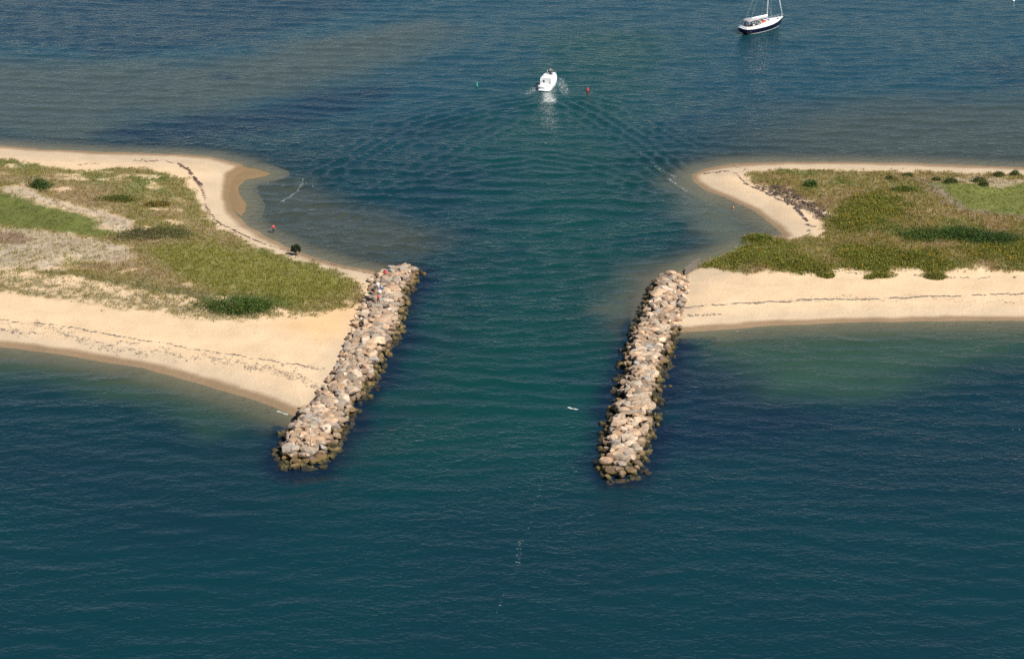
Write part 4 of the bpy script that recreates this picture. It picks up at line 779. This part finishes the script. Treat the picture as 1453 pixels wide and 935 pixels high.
MB().box((-.3, -.35, 3.0), (.12, 1.3, .3)).build('flybridge_screen', M['dark'], pb); MB().box((-1.7, .1, 2.98), (.7, 1.6, .34)).build('flybridge_seat', M['deck'], pb, False, .06)
mm = MB()
for sgn in (-1, 1): mm.tube([(-3.5, sgn * 1.4, 1.05), (-3.1, sgn * 1.3, 2.75)], .08, 8); mm.tube([(.6, sgn * 1.2, 1.75), (.1, sgn * 1.22, 2.75)], .05, 8)
mm.build('top_supports', M['white'], pb, True)
MB().tube([(-.6, .25, 2.8), (-.75, .25, 3.5), (-.8, .25, 4.1)], .09, 8, .04).build('radar_mast', M['white'], pb, True); MB().lathe([(.26, 3.3), (.30, 3.38), (.26, 3.48)], (-.3, .25, -.42)).build('radar_dome', M['white'], pb, True)
MB().tube([(-.9, -1.1, 2.8), (-1.3, -1.15, 4.6)], .015, 5).build('antenna', M['white'], pb)
mm = MB(); mm.box((-3.7, 0, 1.22), (.8, 2.5, .42)); mm.box((-2.6, -1.2, 1.22), (1.5, .5, .4)); mm.box((-2.6, 1.2, 1.22), (1.5, .5, .4)); mm.build('cockpit_seats', M['deck'], pb, False, .06)
MB().box((-5.05, 0, .30), (.8, 2.7, .1)).build('swim_platform', M['white'], pb, False, .03); polyslab([(-3.2, -.9), (-1.0, -1.0), (-1.0, 1.0), (-3.2, .9)], .03, .06, shf2).build('cockpit_sole', M['deck'], pb)
mm = MB()
for sgn in (-1, 1):
    mm.tube([(x, sgn * bw2(x) * .95, shf2(x) + .55) for x in np.linspace(.5, 5.1, 10)], .022, 5)
    for x in (.6, 1.8, 3.0, 4.2): mm.tube([(x, sgn * bw2(x) * .95, shf2(x)), (x, sgn * bw2(x) * .95, shf2(x) + .55)], .018, 5)
mm.build('bow_rail', M['alu'], pb)
pm = Matrix.Translation(mbp) @ Matrix.Rotation(hd2, 4, 'Z')
person(pm @ Vector((-.85, -.45, 2.42)), hd2 + R(90), 'person in tan top standing at the helm on top of the motor boat', simple('tan_cloth', (.5, .35, .2), .9), M['navyc'], M['hair'], arms='fwd', s=.98)

# ------------------------------------------------------------------ light, sky, camera
SUNE = R(50); hx, hy = .80, -.60
S = Vector((hx * math.cos(SUNE), hy * math.cos(SUNE), math.sin(SUNE)))
sun = bpy.data.lights.new('sun', 'SUN'); sun.energy = 4.9; sun.angle = R(.55); sun.color = (1, .95, .87); so = bpy.data.objects.new('sun', sun); COL.objects.link(so); so.rotation_euler = S.to_track_quat('Z', 'Y').to_euler()
w = bpy.data.worlds.new('World'); scene.world = w; w.use_nodes = True; nt = w.node_tree; bg = nt.nodes['Background']
sk = nt.nodes.new('ShaderNodeTexSky'); sk.sky_type = 'NISHITA'; sk.sun_disc = False; sk.sun_elevation = SUNE; sk.sun_rotation = math.atan2(hx, hy); sk.altitude = 100; sk.air_density = 1.0; sk.dust_density = .1; sk.ozone_density = 3.5
nt.links.new(sk.outputs[0], bg.inputs[0]); bg.inputs[1].default_value = .062
cam = bpy.data.cameras.new('camera'); co = bpy.data.objects.new('camera', cam); COL.objects.link(co); co.location = (0, 0, H); co.rotation_euler = (math.pi / 2 - PITCH, 0, 0)
cam.sensor_width = 36; cam.lens = 36 * F / 1453; cam.clip_start = 1; cam.clip_end = 60000; scene.camera = co
vs_ = scene.view_settings; vs_.view_transform = 'Standard'; vs_.look = 'None'; vs_.exposure = .42; vs_.gamma = 1; vs_.use_curve_mapping = False
scene.cycles.max_bounces = 6; scene.cycles.transparent_max_bounces = 8; scene.cycles.use_denoising = False
